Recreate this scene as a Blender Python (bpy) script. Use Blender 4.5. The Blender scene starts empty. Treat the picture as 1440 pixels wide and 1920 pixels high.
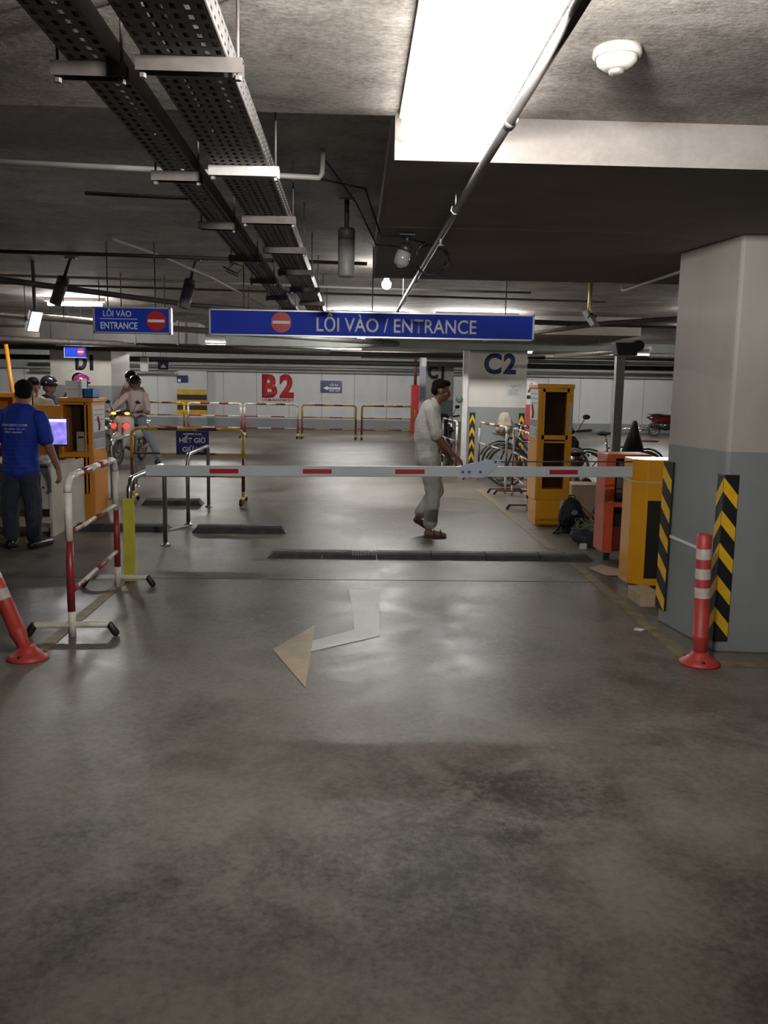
import bpy, bmesh, math, random
from math import sin, cos, pi, radians as R
from mathutils import Vector as V, Matrix as M, noise
from mathutils.bvhtree import BVHTree
random.seed(7)
SC = bpy.context.scene
COL = SC.collection
# ------------------------------------------------------------------ camera, world, exposure
cd = bpy.data.cameras.new('camera'); cam = bpy.data.objects.new('camera', cd); COL.objects.link(cam); SC.camera = cam
F = 1630.0
cd.sensor_fit = 'VERTICAL'; cd.sensor_height = 24.0; cd.lens = 24.0*F/1920.0; cd.clip_start = .05; cd.clip_end = 200
PITCH = math.atan2(232, F); YAW = math.atan2(60, math.hypot(F, 232))
cam.matrix_world = M.Translation((0, 0, 1.55)) @ M.Rotation(-YAW, 4, 'Z') @ M.Rotation(pi/2-PITCH, 4, 'X') @ M.Rotation(0.017, 4, 'Z')
w = bpy.data.worlds.new('world'); SC.world = w; w.use_nodes = True
w.node_tree.nodes['Background'].inputs[0].default_value = (.5, .5, .55, 1)
w.node_tree.nodes['Background'].inputs[1].default_value = 0.0
SC.view_settings.view_transform = 'Standard'; SC.view_settings.look = 'None'
SC.view_settings.exposure = 0.1; SC.view_settings.gamma = 1.0; SC.view_settings.use_curve_mapping = False
SC.cycles.max_bounces = 8; SC.cycles.diffuse_bounces = 5
SC.cycles.use_denoising = True
# lamps of the place and the added glow panel: (x, y, z, half length, along, strength)
E_NEAR, E_BULB, E_TUBE, E_GLOW_PANEL = 1500.0, 260.0, 100.0, 10.0

# ------------------------------------------------------------------ materials
MATS = {}
def mat(name, col, rough=.6, metal=0, var=.12, scale=6, bump=0, emit=0, spec=.5, detail=6, stretch=(1, 1, 1), coat=0):
    if name in MATS: return MATS[name]
    m = bpy.data.materials.new(name); m.use_nodes = True; nt = m.node_tree; b = nt.nodes['Principled BSDF']
    b.inputs['Roughness'].default_value = rough; b.inputs['Metallic'].default_value = metal
    b.inputs['Specular IOR Level'].default_value = spec; b.inputs['Coat Weight'].default_value = coat
    c = tuple(col)+(1,)
    tc = nt.nodes.new('ShaderNodeTexCoord'); mp = nt.nodes.new('ShaderNodeMapping'); mp.inputs['Scale'].default_value = stretch
    nt.links.new(tc.outputs['Object'], mp.inputs[0])
    n = nt.nodes.new('ShaderNodeTexNoise'); n.inputs['Scale'].default_value = scale; n.inputs['Detail'].default_value = detail
    nt.links.new(mp.outputs[0], n.inputs['Vector'])
    r = nt.nodes.new('ShaderNodeValToRGB'); r.color_ramp.elements[0].position = .3; r.color_ramp.elements[1].position = .7
    r.color_ramp.elements[0].color = tuple(v*(1-var) for v in col)+(1,); r.color_ramp.elements[1].color = tuple(min(1, v*(1+var)) for v in col)+(1,)
    nt.links.new(n.outputs[0], r.inputs[0]); nt.links.new(r.outputs[0], b.inputs['Base Color'])
    if bump:
        bp = nt.nodes.new('ShaderNodeBump'); bp.inputs['Strength'].default_value = bump; bp.inputs['Distance'].default_value = .01
        nt.links.new(n.outputs[0], bp.inputs['Height']); nt.links.new(bp.outputs[0], b.inputs['Normal'])
    if emit:
        nt.links.new(r.outputs[0], b.inputs['Emission Color']); b.inputs['Emission Strength'].default_value = emit
    MATS[name] = m; return m
def emat(name, col, s):
    m = bpy.data.materials.new(name); m.use_nodes = True; b = m.node_tree.nodes['Principled BSDF']
    b.inputs['Base Color'].default_value = tuple(col)+(1,); b.inputs['Emission Color'].default_value = tuple(col)+(1,); b.inputs['Emission Strength'].default_value = s
    MATS[name] = m; return m
def nodes(m):
    nt = m.node_tree
    def N(t, **k):
        n = nt.nodes.new('ShaderNode'+t)
        for a, v in k.items():
            if a.startswith('i'): n.inputs[int(a[1:])].default_value = v
            else: setattr(n, a, v)
        return n
    return nt, N, lambda a, b: nt.links.new(a, b)
def concrete_mat(name, dark, light, rough0, rough1, stretch=(1, 1, 1), bump=.25, tint=None, spec=.5, lo=.36, hi=.64, fine=.2, bd=.004):
    m = bpy.data.materials.new(name); m.use_nodes = True; nt, N, L = nodes(m); b = nt.nodes['Principled BSDF']
    tc = N('TexCoord'); mp = N('Mapping'); mp.inputs['Scale'].default_value = stretch; L(tc.outputs['Object'], mp.inputs[0])
    n1 = N('TexNoise'); n1.inputs['Scale'].default_value = .55; n1.inputs['Detail'].default_value = 5; n1.inputs['Roughness'].default_value = .6
    n2 = N('TexNoise'); n2.inputs['Scale'].default_value = 3.2; n2.inputs['Detail'].default_value = 8; n2.inputs['Roughness'].default_value = .65; n2.inputs['Distortion'].default_value = .5
    n3 = N('TexNoise'); n3.inputs['Scale'].default_value = 38; n3.inputs['Detail'].default_value = 6; n3.inputs['Roughness'].default_value = .7
    for n in (n1, n2, n3): L(mp.outputs[0], n.inputs['Vector'])
    a = N('Math', operation='MULTIPLY_ADD', i1=.65-fine); L(n1.outputs[0], a.inputs[0])
    c = N('Math', operation='MULTIPLY_ADD', i1=.35); L(n2.outputs[0], c.inputs[0]); L(c.outputs[0], a.inputs[2])
    d = N('Math', operation='MULTIPLY', i1=fine); L(n3.outputs[0], d.inputs[0]); L(d.outputs[0], c.inputs[2])
    r = N('ValToRGB'); r.color_ramp.elements[0].position = lo; r.color_ramp.elements[1].position = hi
    r.color_ramp.elements[0].color = tuple(dark)+(1,); r.color_ramp.elements[1].color = tuple(light)+(1,); L(a.outputs[0], r.inputs[0])
    out = r.outputs[0]
    if tint:
        n4 = N('TexNoise'); n4.inputs['Scale'].default_value = 1.1; n4.inputs['Detail'].default_value = 7; L(tc.outputs['Object'], n4.inputs['Vector'])
        rr = N('ValToRGB'); rr.color_ramp.elements[0].position = .35; rr.color_ramp.elements[1].position = .8; L(n4.outputs[0], rr.inputs[0])
        mx = N('MixRGB'); mx.inputs[2].default_value = tuple(tint)+(1,); mu = N('Math', operation='MULTIPLY', i1=.55); L(rr.outputs[0], mu.inputs[0])
        L(mu.outputs[0], mx.inputs[0]); L(out, mx.inputs[1]); out = mx.outputs[0]
    L(out, b.inputs['Base Color'])
    rm = N('MapRange'); rm.inputs[1].default_value = .35; rm.inputs[2].default_value = .65; rm.inputs[3].default_value = rough0; rm.inputs[4].default_value = rough1
    L(n2.outputs[0], rm.inputs[0]); L(rm.outputs[0], b.inputs['Roughness']); b.inputs['Specular IOR Level'].default_value = spec
    bp = N('Bump'); bp.inputs['Strength'].default_value = bump; bp.inputs['Distance'].default_value = bd; L(c.outputs[0], bp.inputs['Height']); L(bp.outputs[0], b.inputs['Normal'])
    MATS[name] = m; return m
FLOOR = concrete_mat('floor_concrete', (.050, .044, .036), (.205, .182, .152), .36, .50, tint=(.17, .14, .105), bump=.03, spec=.34, lo=.42, hi=.58, fine=.3)
CEIL = concrete_mat('ceiling_concrete', (.15, .127, .11), (.52, .465, .415), .8, .95, stretch=(1.1, 1.5, 1), bump=1.0, fine=.34, bd=.012, tint=(.10, .088, .075), lo=.42, hi=.60)
PANEL = concrete_mat('drop_concrete', (.19, .165, .15), (.29, .26, .235), .8, .95, stretch=(.8, 1.6, 1), bump=.6, lo=.4, hi=.6)
def banded(name, low, high, z, seam=0, dirt=.1):
    m = bpy.data.materials.new(name); m.use_nodes = True; nt, N, L = nodes(m); b = nt.nodes['Principled BSDF']; b.inputs['Roughness'].default_value = .6
    g = N('NewGeometry'); s = N('SeparateXYZ'); L(g.outputs['Position'], s.inputs[0])
    gt = N('Math', operation='GREATER_THAN', i1=z); L(s.outputs[2], gt.inputs[0])
    mx = N('MixRGB'); mx.inputs[1].default_value = tuple(low)+(1,); mx.inputs[2].default_value = tuple(high)+(1,); L(gt.outputs[0], mx.inputs[0])
    n = N('TexNoise'); n.inputs['Scale'].default_value = 2.2; n.inputs['Detail'].default_value = 9; n.inputs['Roughness'].default_value = .65
    mp = N('Mapping'); mp.inputs['Scale'].default_value = (1, 1, .35); L(g.outputs['Position'], mp.inputs[0]); L(mp.outputs[0], n.inputs['Vector'])
    r = N('ValToRGB'); r.color_ramp.elements[0].position = .3; r.color_ramp.elements[1].position = .65
    r.color_ramp.elements[0].color = (1-dirt*2, 1-dirt*2.2, 1-dirt*2.5, 1); r.color_ramp.elements[1].color = (1, 1, 1, 1); L(n.outputs[0], r.inputs[0])
    mu = N('MixRGB', blend_type='MULTIPLY'); mu.inputs[0].default_value = 1; L(mx.outputs[0], mu.inputs[1]); L(r.outputs[0], mu.inputs[2]); out = mu.outputs[0]
    if seam:
        fr = N('Math', operation='MULTIPLY', i1=1/seam); L(s.outputs[0], fr.inputs[0]); f2 = N('Math', operation='FRACT'); L(fr.outputs[0], f2.inputs[0])
        lt = N('Math', operation='LESS_THAN', i1=.02); L(f2.outputs[0], lt.inputs[0])
        m3 = N('MixRGB'); L(lt.outputs[0], m3.inputs[0]); L(out, m3.inputs[1]); m3.inputs[2].default_value = (.35, .35, .35, 1); out = m3.outputs[0]
    L(out, b.inputs['Base Color'])
    bp = N('Bump'); bp.inputs['Strength'].default_value = .2; bp.inputs['Distance'].default_value = .004; n9 = N('TexNoise'); n9.inputs['Scale'].default_value = 60; L(g.outputs['Position'], n9.inputs['Vector']); L(n9.outputs[0], bp.inputs['Height']); L(bp.outputs[0], b.inputs['Normal'])
    MATS[name] = m; return m
GREY = (.25, .265, .265); CREAM = (.56, .52, .47)
PIL = banded('pillar_paint_near', GREY, (.43, .39, .345), 1.215, dirt=.08)
PIL2 = banded('pillar_paint', (.25, .27, .27), (.62, .60, .55), 1.25, dirt=.07)
PIL3 = banded('pillar_paint_far_left', (.25, .25, .25), (.60, .56, .50), 1.5, dirt=.08)
WALLB = banded('back_wall_paint', (.30, .32, .32), (.72, .73, .73), .335, seam=1.24, dirt=.05)
WALLS = banded('side_wall_paint', (.28, .29, .29), (.55, .54, .52), 1.2, seam=3, dirt=.08)
def striped(name, c1, c2, period, axis=2, duty=.5, offset=0, chev=0, centre=0):
    m = bpy.data.materials.new(name); m.use_nodes = True; nt, N, L = nodes(m); b = nt.nodes['Principled BSDF']; b.inputs['Roughness'].default_value = .5
    g = N('TexCoord'); s = N('SeparateXYZ'); L(g.outputs['Object'], s.inputs[0]); v = s.outputs[axis]
    if chev:
        a = N('Math', operation='ADD'); L(s.outputs[0], a.inputs[0]); L(s.outputs[1], a.inputs[1])
        u = N('Math', operation='ABSOLUTE'); L(a.outputs[0], u.inputs[0]); k = N('Math', operation='MULTIPLY_ADD', i1=chev); L(u.outputs[0], k.inputs[0]); L(v, k.inputs[2]); v = k.outputs[0]
    k = N('Math', operation='MULTIPLY_ADD', i1=1/period, i2=offset); L(v, k.inputs[0]); f = N('Math', operation='FRACT'); L(k.outputs[0], f.inputs[0])
    lt = N('Math', operation='LESS_THAN', i1=duty); L(f.outputs[0], lt.inputs[0])
    mx = N('MixRGB'); mx.inputs[1].default_value = tuple(c1)+(1,); mx.inputs[2].default_value = tuple(c2)+(1,); L(lt.outputs[0], mx.inputs[0]); L(mx.outputs[0], b.inputs['Base Color'])
    MATS[name] = m; return m
RED = mat('barrier_red', (.23, .022, .022), .4, var=.25, scale=14)
WHITE = mat('barrier_white', (.62, .58, .50), .45, var=.15, scale=14)
YEL = mat('barrier_yellow', (.50, .33, .035), .45, var=.2, scale=14)
BROWN = mat('barrier_brown', (.12, .03, .022), .45, var=.25, scale=14)
STEEL = mat('stainless', (.46, .45, .43), .28, 1, var=.1, scale=20)
GALV = mat('galvanised', (.30, .28, .265), .5, .75, var=.15, scale=18)
GALVD = mat('galvanised_dusty', (.15, .13, .12), .6, .5, var=.2, scale=18)
GALVL = mat('galvanised_bright', (.6, .58, .55), .4, .5, var=.1, scale=18)
BLACK = mat('black_plastic', (.016, .016, .018), .45, var=.2)
RUBBER = mat('black_rubber', (.055, .055, .052), .7, var=.3, scale=12, bump=.3)
ORANGE = mat('cabinet_orange', (.72, .28, .022), .42, var=.08, scale=3)
YORANGE = mat('cabinet_yellow', (.74, .33, .012), .38, var=.07, scale=3, coat=.2)
REDOR = mat('frame_red_orange', (.60, .095, .03), .4, var=.1, scale=4)
BLUE = mat('sign_blue', (.012, .045, .50), .6, var=.05, scale=3, spec=.25)
DBLUE = mat('sign_dark_blue', (.015, .025, .14), .35, var=.08)
SWHITE = mat('sign_white', (.88, .88, .90), .5, var=.02, spec=.3)
SRED = mat('sign_red', (.58, .022, .015), .35, var=.05)
ALU = mat('aluminium', (.62, .63, .65), .35, .6, var=.05)
BOOM = mat('boom_grey_white', (.50, .54, .54), .4, var=.05)
PLATE = mat('joint_plate_paint', (.44, .49, .57), .4, var=.04)
REFL = mat('red_reflector', (.42, .018, .02), .3, var=.05)
PVC = mat('pvc_pipe', (.42, .39, .36), .5, var=.1)
PIPED = mat('dark_pipe', (.085, .075, .07), .55, .2, var=.2)
PIPER = mat('sprinkler_pipe_paint', (.14, .125, .12), .45, .2, var=.15)
PLAST = mat('white_plastic', (.66, .63, .58), .5, var=.05)
CREAMP = mat('cream_board', (.60, .55, .47), .55, var=.1, scale=4)
SKIN = mat('skin', (.33, .165, .10), .55, var=.08, scale=20)
SKIND = mat('skin_tanned', (.24, .115, .07), .55, var=.08, scale=20)
HAIR = mat('black_hair', (.010, .008, .007), .85, var=.3, scale=60, bump=.4, spec=.15)
SHIRT = mat('grey_shirt_cloth', (.68, .66, .60), .85, var=.06, scale=9)
TROU = mat('khaki_trouser_cloth', (.46, .45, .40), .85, var=.08, scale=9)
BSHIRT = mat('blue_polo_cloth', (.008, .035, .36), .75, var=.12, scale=9)
JEANS = mat('dark_jeans', (.035, .04, .06), .85, var=.2, scale=12)
JEANL = mat('light_jeans', (.22, .26, .32), .85, var=.15, scale=12)
PINK = mat('pale_shirt_cloth', (.68, .54, .51), .85, var=.06, scale=9)
PINK2 = mat('salmon_shirt_cloth', (.56, .34, .29), .85, var=.06, scale=9)
DARKC = mat('dark_cloth', (.03, .03, .04), .85, var=.2, scale=9)
CREAMC = mat('cream_cloth', (.55, .50, .42), .85, var=.08, scale=9)
HELM = mat('black_helmet', (.012, .012, .014), .12, var=.1, coat=.6)
HELMP = mat('magenta_helmet', (.20, .02, .10), .15, var=.1, coat=.6)
SANDAL = mat('brown_leather', (.06, .035, .025), .6, var=.2)
CARDB = mat('cardboard', (.42, .32, .22), .8, var=.12, scale=5)
WOOD = mat('pale_wood', (.42, .31, .20), .7, var=.2, scale=7, stretch=(1, 8, 1))
LIMEP = mat('yellow_green_paint', (.50, .44, .04), .5, var=.15, scale=8)
DREDP = mat('delineator_red', (.40, .04, .03), .5, var=.2, scale=9)
DWHIT = mat('delineator_white', (.46, .41, .37), .5, var=.15, scale=30)
BWHITE = mat('bike_white', (.62, .60, .60), .3, var=.04, coat=.5)
BDARK = mat('bike_dark', (.02, .02, .025), .3, var=.2, coat=.4)
BREDM = mat('bike_dark_red', (.075, .008, .012), .25, var=.1, coat=.5)
CHROME = mat('chrome', (.75, .75, .75), .12, 1, var=.02)
LREFL = mat('headlamp_red_glow', (.9, .08, .06), .2, emit=.9)
SIGN_E = mat('turn_signal', (1, .38, .03), .2, emit=6)
SCREEN = mat('monitor_screen_picture', (.26, .22, .85), .3, emit=1.0, var=.45, scale=14)
SCRW = mat('monitor_screen_bar', (.7, .6, .95), .3, emit=1.2)
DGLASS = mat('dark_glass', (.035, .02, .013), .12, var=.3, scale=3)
GREENW = mat('green_wire', (.10, .16, .07), .6, var=.2)
NAVY = mat('letter_navy', (.02, .045, .12), .6, var=.15, scale=12)
BLK = mat('letter_black', (.02, .022, .025), .6, var=.15, scale=12)
REDP = mat('letter_red', (.52, .03, .03), .6, var=.15, scale=6)
REDT = mat('letter_red_thin', (.45, .07, .07), .6)
YLINE = mat('worn_yellow_line', (.20, .16, .085), .6, var=.45, scale=9, spec=.3)
ARROWM = concrete_mat('worn_white_arrow', (.40, .385, .35), (.60, .58, .54), .4, .5, bump=.1, spec=.25, lo=.38, hi=.52)
ARROWY = concrete_mat('worn_tan_arrow', (.28, .23, .15), (.50, .37, .20), .4, .5, bump=.1, spec=.25, lo=.4, hi=.55)
PAPER = mat('paper_white', (.68, .67, .66), .6, var=.03)
GREYP = mat('poster_grey', (.25, .25, .27), .6, var=.3, scale=30)
BLUEB = mat('crate_blue', (.02, .13, .42), .5)
HYDR = mat('hydrant_red', (.40, .02, .025), .4)
DUCT = mat('duct_grey', (.15, .14, .135), .6, .3, var=.15, scale=3)
BEAMM = mat('grey_green_paint', (.30, .32, .29), .6, var=.1)
CHEV = (.78, .45, .02)

# ------------------------------------------------------------------ geometry helpers
class G:
    def __init__(s): s.v = []; s.f = []; s.m = []; s.sm = []
    def add(s, vs, fs, mi=0, smooth=False):
        o = len(s.v); s.v += [V(p) for p in vs]
        for f in fs: s.f.append([o+i for i in f]); s.m.append(mi); s.sm.append(smooth)
        return s
    def box(s, a, b, mi=0, rz=0, piv=None, mtx=None):
        x0, y0, z0 = a; x1, y1, z1 = b
        vs = [V((x, y, z)) for z in (z0, z1) for y in (y0, y1) for x in (x0, x1)]
        if rz: 
            pv = V(piv) if piv else V(((x0+x1)/2, (y0+y1)/2, 0)); rm = M.Rotation(rz, 3, 'Z'); vs = [rm@(p-pv)+pv for p in vs]
        if mtx: vs = [mtx@p for p in vs]
        return s.add(vs, [(0, 2, 3, 1), (4, 5, 7, 6), (0, 1, 5, 4), (2, 6, 7, 3), (0, 4, 6, 2), (1, 3, 7, 5)], mi)
    def tube(s, pts, r, n=10, mi=0, closed=False, mis=None, cap=True, r2=None):
        pts = [V(p) for p in pts]; k = len(pts); rings = []
        prev = None
        for i, p in enumerate(pts):
            if closed: t = pts[(i+1) % k]-pts[i-1]
            else: t = pts[min(i+1, k-1)]-pts[max(i-1, 0)]
            t.normalize()
            if prev is None:
                u = t.cross(V((0, 0, 1)))
                if u.length < .1: u = t.cross(V((0, 1, 0)))
                u.normalize()
            else:
                u = prev-t*prev.dot(t); u.normalize()
            prev = u; v = t.cross(u)
            rr = r[i] if isinstance(r, (list, tuple)) else r
            f = 1.0
            if 0 < i < k-1 and not closed:
                a = (pts[i]-pts[i-1]).normalized(); f = 1/max(.6, math.sqrt(max(0, (1+a.dot((pts[i+1]-pts[i]).normalized()))/2)))
            rings.append([p+(u*cos(2*pi*j/n)+v*sin(2*pi*j/n))*rr for j in range(n)])
        o = len(s.v)
        for rg in rings: s.v += rg
        for i in range(k if closed else k-1):
            i2 = (i+1) % k; m_ = mis[i] if mis else mi
            for j in range(n): s.f.append([o+i*n+j, o+i*n+(j+1) % n, o+i2*n+(j+1) % n, o+i2*n+j]); s.m.append(m_); s.sm.append(True)
        if cap and not closed:
            s.f.append([o+j for j in range(n)][::-1]); s.m.append(mis[0] if mis else mi); s.sm.append(False)
            s.f.append([o+(k-1)*n+j for j in range(n)]); s.m.append(mis[-1] if mis else mi); s.sm.append(False)
        return s
    def lathe(s, prof, n=20, mi=0, c=(0, 0, 0), axis='Z', smooth=True, mis=None):
        o = len(s.v)
        for r, h in prof:
            for j in range(n):
                a = 2*pi*j/n; x, y = r*cos(a), r*sin(a)
                p = {'Z': (x, y, h), 'X': (h, x, y), 'Y': (x, h, y)}[axis]; s.v.append(V(p)+V(c))
        for i in range(len(prof)-1):
            for j in range(n): s.f.append([o+i*n+j, o+i*n+(j+1) % n, o+(i+1)*n+(j+1) % n, o+(i+1)*n+j]); s.m.append(mis[i] if mis else mi); s.sm.append(smooth)
        s.f.append([o+j for j in range(n)][::-1]); s.m.append(mi); s.sm.append(False)
        s.f.append([o+(len(prof)-1)*n+j for j in range(n)]); s.m.append(mis[-1] if mis else mi); s.sm.append(False)
        return s
    def ell(s, c, r, rot=None, n=14, k=9, mi=0):
        c = V(c); r = (r, r, r) if not isinstance(r, (tuple, list)) else r; o = len(s.v)
        for i in range(k+1):
            th = pi*i/k
            for j in range(n):
                ph = 2*pi*j/n; p = V((r[0]*sin(th)*cos(ph), r[1]*sin(th)*sin(ph), r[2]*cos(th)))
                if rot is not None: p = rot@p
                s.v.append(c+p)
        for i in range(k):
            for j in range(n):
                a, b2 = o+i*n+j, o+i*n+(j+1) % n; c2, d = o+(i+1)*n+(j+1) % n, o+(i+1)*n+j
                s.f.append([a, d, c2, b2] if 0 < i < k-1 else ([a, d, c2] if i == 0 else [a, d, b2])); s.m.append(mi); s.sm.append(True)
        return s
    def cap(s, a, b, ra, rb, n=12, mi=0):
        a, b = V(a), V(b); t = (b-a)
        if t.length < 1e-5: return s.ell(a, ra, mi=mi)
        t.normalize(); pts = []; rs = []
        for q in (0.05, .35, .7, 1): pts.append(a-t*ra*cos(q*pi/2)); rs.append(ra*sin(q*pi/2))
        for q in (1, .7, .35, .05): pts.append(b+t*rb*cos(q*pi/2)); rs.append(rb*sin(q*pi/2))
        return s.tube(pts, rs, n=n, mi=mi)
    def prism(s, poly, a, b, axis='Z', mi=0):
        n = len(poly); vs = []
        for h in (a, b):
            for (x, y) in poly: vs.append({'Z': (x, y, h), 'Y': (x, h, y), 'X': (h, x, y)}[axis])
        fs = [tuple(range(n)), tuple(range(2*n-1, n-1, -1))]+[(i, i+n, (i+1) % n+n, (i+1) % n) for i in range(n)]
        return s.add(vs, fs, mi)
    def xf(s, mtx, start=0):
        for i in range(start, len(s.v)): s.v[i] = mtx@s.v[i]
        return s
def mesh_of(name, g, mats):
    me = bpy.data.meshes.new(name); me.from_pydata([tuple(v) for v in g.v], [], g.f)
    for m in mats: me.materials.append(m)
    me.polygons.foreach_set('material_index', g.m); me.polygons.foreach_set('use_smooth', g.sm); me.validate()
    bm = bmesh.new(); bm.from_mesh(me); bmesh.ops.recalc_face_normals(bm, faces=bm.faces); bm.to_mesh(me); bm.free()
    return me
def link(name, me, parent=None, bevel=0):
    o = bpy.data.objects.new(name, me); COL.objects.link(o)
    if parent is not None:
        o.parent = parent; o.matrix_parent_inverse = parent.matrix_basis.inverted() if parent.parent is None else M.Identity(4)
    else:
        xs = [v.co for v in me.vertices]
        c = V(((min(p.x for p in xs)+max(p.x for p in xs))/2, (min(p.y for p in xs)+max(p.y for p in xs))/2, min(p.z for p in xs)))
        me.transform(M.Translation(-c)); o.location = c
    if bevel:
        b = o.modifiers.new('bevel', 'BEVEL'); b.width = bevel; b.segments = 2; b.limit_method = 'ANGLE'; b.angle_limit = R(40)
    return o
def obj(name, g, m, parent=None, bevel=0, label=None):
    o = link(name, mesh_of(name, g, m if isinstance(m, (list, tuple)) else [m]), parent, bevel)
    if label: o['label'] = label
    return o
def tag(o, label, cat, group=None, kind=None):
    o['label'] = label; o['category'] = cat
    if group: o['group'] = group
    if kind: o['kind'] = kind
    return o
def thing(name, label, cat, loc, group=None, rz=0):
    o = bpy.data.objects.new(name, None); COL.objects.link(o); o.location = loc; o.rotation_euler.z = rz; o.empty_display_size = .1
    o.matrix_basis = M.Translation(loc) @ M.Rotation(rz, 4, 'Z')
    return tag(o, label, cat, group)
def struct(name, g, m, parent=None, bevel=0):
    o = obj(name, g, m, parent, bevel)
    if parent is None: o['kind'] = 'structure'
    return o
def dup(root, mtx, label, group=None):
    """copy a thing and its parts, mtx = world transform applied to the original"""
    r = root.copy(); COL.objects.link(r); r.matrix_basis = mtx @ root.matrix_basis
    r['label'] = label
    if group: r['group'] = group
    for ch in list(root.children):
        c = ch.copy(); COL.objects.link(c); c.parent = r; c.matrix_parent_inverse = ch.matrix_parent_inverse.copy()
        for g2 in list(ch.children):
            d = g2.copy(); COL.objects.link(d); d.parent = c; d.matrix_parent_inverse = g2.matrix_parent_inverse.copy()
    return r
DG = None
def evalmesh(o):
    bpy.context.view_layer.update(); dg = bpy.context.evaluated_depsgraph_get()
    me = bpy.data.meshes.new_from_object(o.evaluated_get(dg)); return me
def remesh(g, m, vox=.008, sm=4, fold=0, fscale=9, seed=0):
    me = mesh_of('tmp', g, [m]); o = bpy.data.objects.new('tmp', me); COL.objects.link(o)
    r = o.modifiers.new('r', 'REMESH'); r.mode = 'VOXEL'; r.voxel_size = vox; r.use_smooth_shade = True
    s = o.modifiers.new('s', 'SMOOTH'); s.iterations = sm; s.factor = .5
    e = evalmesh(o); bpy.data.objects.remove(o); bpy.data.meshes.remove(me)
    if not e.materials: e.materials.append(m)
    if fold:
        e.update()
        ns = [v.normal.copy() for v in e.vertices]
        for v, nn in zip(e.vertices, ns):
            q = V((v.co.x*fscale+seed, v.co.y*fscale, v.co.z*fscale*.55)); k = noise.noise(q)+.5*noise.noise(q*2.3)
            v.co += nn*k*fold
    for p in e.polygons: p.use_smooth = True
    return e
def txt(name, s, x0, x1, base, caph, y, m, parent, bold=.02, depth=.003, mtx=None, sp=1.0):
    """lettering that faces -Y, from x0 to x1, baseline z, capital height"""
    c = bpy.data.curves.new('t', 'FONT'); c.body = s; c.offset = bold; c.size = 1; c.extrude = 0; c.resolution_u = 4; c.space_character = sp
    o = bpy.data.objects.new('t', c); COL.objects.link(o); me = evalmesh(o); bpy.data.objects.remove(o)
    xs = [v.co.x for v in me.vertices]; a, b = min(xs), max(xs); k = (x1-x0)/(b-a); kz = caph/.7
    for v in me.vertices: v.co = V((x0+(v.co.x-a)*k, y, base+v.co.y*kz))
    if mtx: me.transform(mtx)
    me.name = name; me.materials.clear(); me.materials.append(m)
    q = link(name, me, parent)
    sd = q.modifiers.new('thickness', 'SOLIDIFY'); sd.thickness = depth; sd.offset = 0
    return q

# ------------------------------------------------------------------ the room
g = G(); n_x, n_y = 1, 1
g.box((-25, -6, -.2), (25, 34, 0)); struct('floor', g, FLOOR)
ZS, ZH, ZP = 2.62, 2.74, 2.45
g = G(); g.box((-25, -6, ZS), (25, 3.63, 3.2)); g.box((-25, 3.63, ZH), (25, 34, 3.2)); struct('ceiling', g, CEIL)
g = G().box((-25.3, 33.5, 0), (25.3, 33.8, 3)); struct('wall_back', g, WALLB)
g = G().box((-25.3, -6, 0), (-25, 34, 3)); struct('wall_left', g, WALLS)
g = G().box((25, -6, 0), (25.3, 34, 3)); struct('wall_right', g, WALLS)
g = G().box((-25.3, -6.3, 0), (25.3, -6, 3)); struct('wall_front', g, WALLS)
g = G().box((-25, 33.1, 2.08), (25, 33.5, 2.74)); struct('trim_1', g, BEAMM)
# drop panels on the pillars
g = G().box((.15, 3.62, ZP), (5.2, 7.38, ZH+.1)); g.box((.15, 5.06, ZP-.003), (5.2, 5.075, ZP)); struct('ceiling_drop_panel', g, PANEL)
for (x0, x1, y0, y1) in ((.2, 4.6, 14.1, 17.6), (.2, 4.6, 23.6, 27), (-9, -4.6, 19.8, 23.6), (-10.5, -6, 3.6, 7.4)):
    g = G().box((x0, y0, ZP), (x1, y1, ZH+.1)); struct('ceiling_drop_panel', g, PANEL)
# pillars
p1 = struct('pillar', G().prism([(2.10, 5.74), (2.195, 5.045), (2.215, 5.03), (3.05, 4.93), (3.1, 5.74)], 0, ZP), PIL, bevel=.012)
def pillar(x0, x1, y0, y1, m): return struct('pillar', G().box((x0, y0, 0), (x1, y1, ZH)), m, bevel=.01)
pc2 = pillar(2.02, 3.06, 15.5, 16.3, PIL2); pc1 = pillar(2.0, 2.84, 25, 25.8, PIL2); pd1 = pillar(-7.16, -5.73, 21, 22.7, PIL3)
pillar(-9.4, -8.5, 5.0, 5.8, PIL2)
def ptxt(p, s, x0, x1, base, caph, y, m, bold=.05):
    o = txt('painted_letters', s, x0, x1, base, caph, y, m, None, bold=bold, depth=.004, sp=1.15)
    # keep world place while parenting to the pillar
    o.parent = p; o.matrix_parent_inverse = M.Translation(-V(p.location)); return o
ptxt(pc2, 'C2', 2.29, 2.86, 1.85, .33, 15.497, NAVY, .04)
ptxt(pc1, 'C1', 2.09, 2.56, 1.86, .34, 24.997, NAVY, .055)
ptxt(pd1, 'D1', -6.57, -6.15, 1.88, .31, 20.997, BLK, .07)
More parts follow.
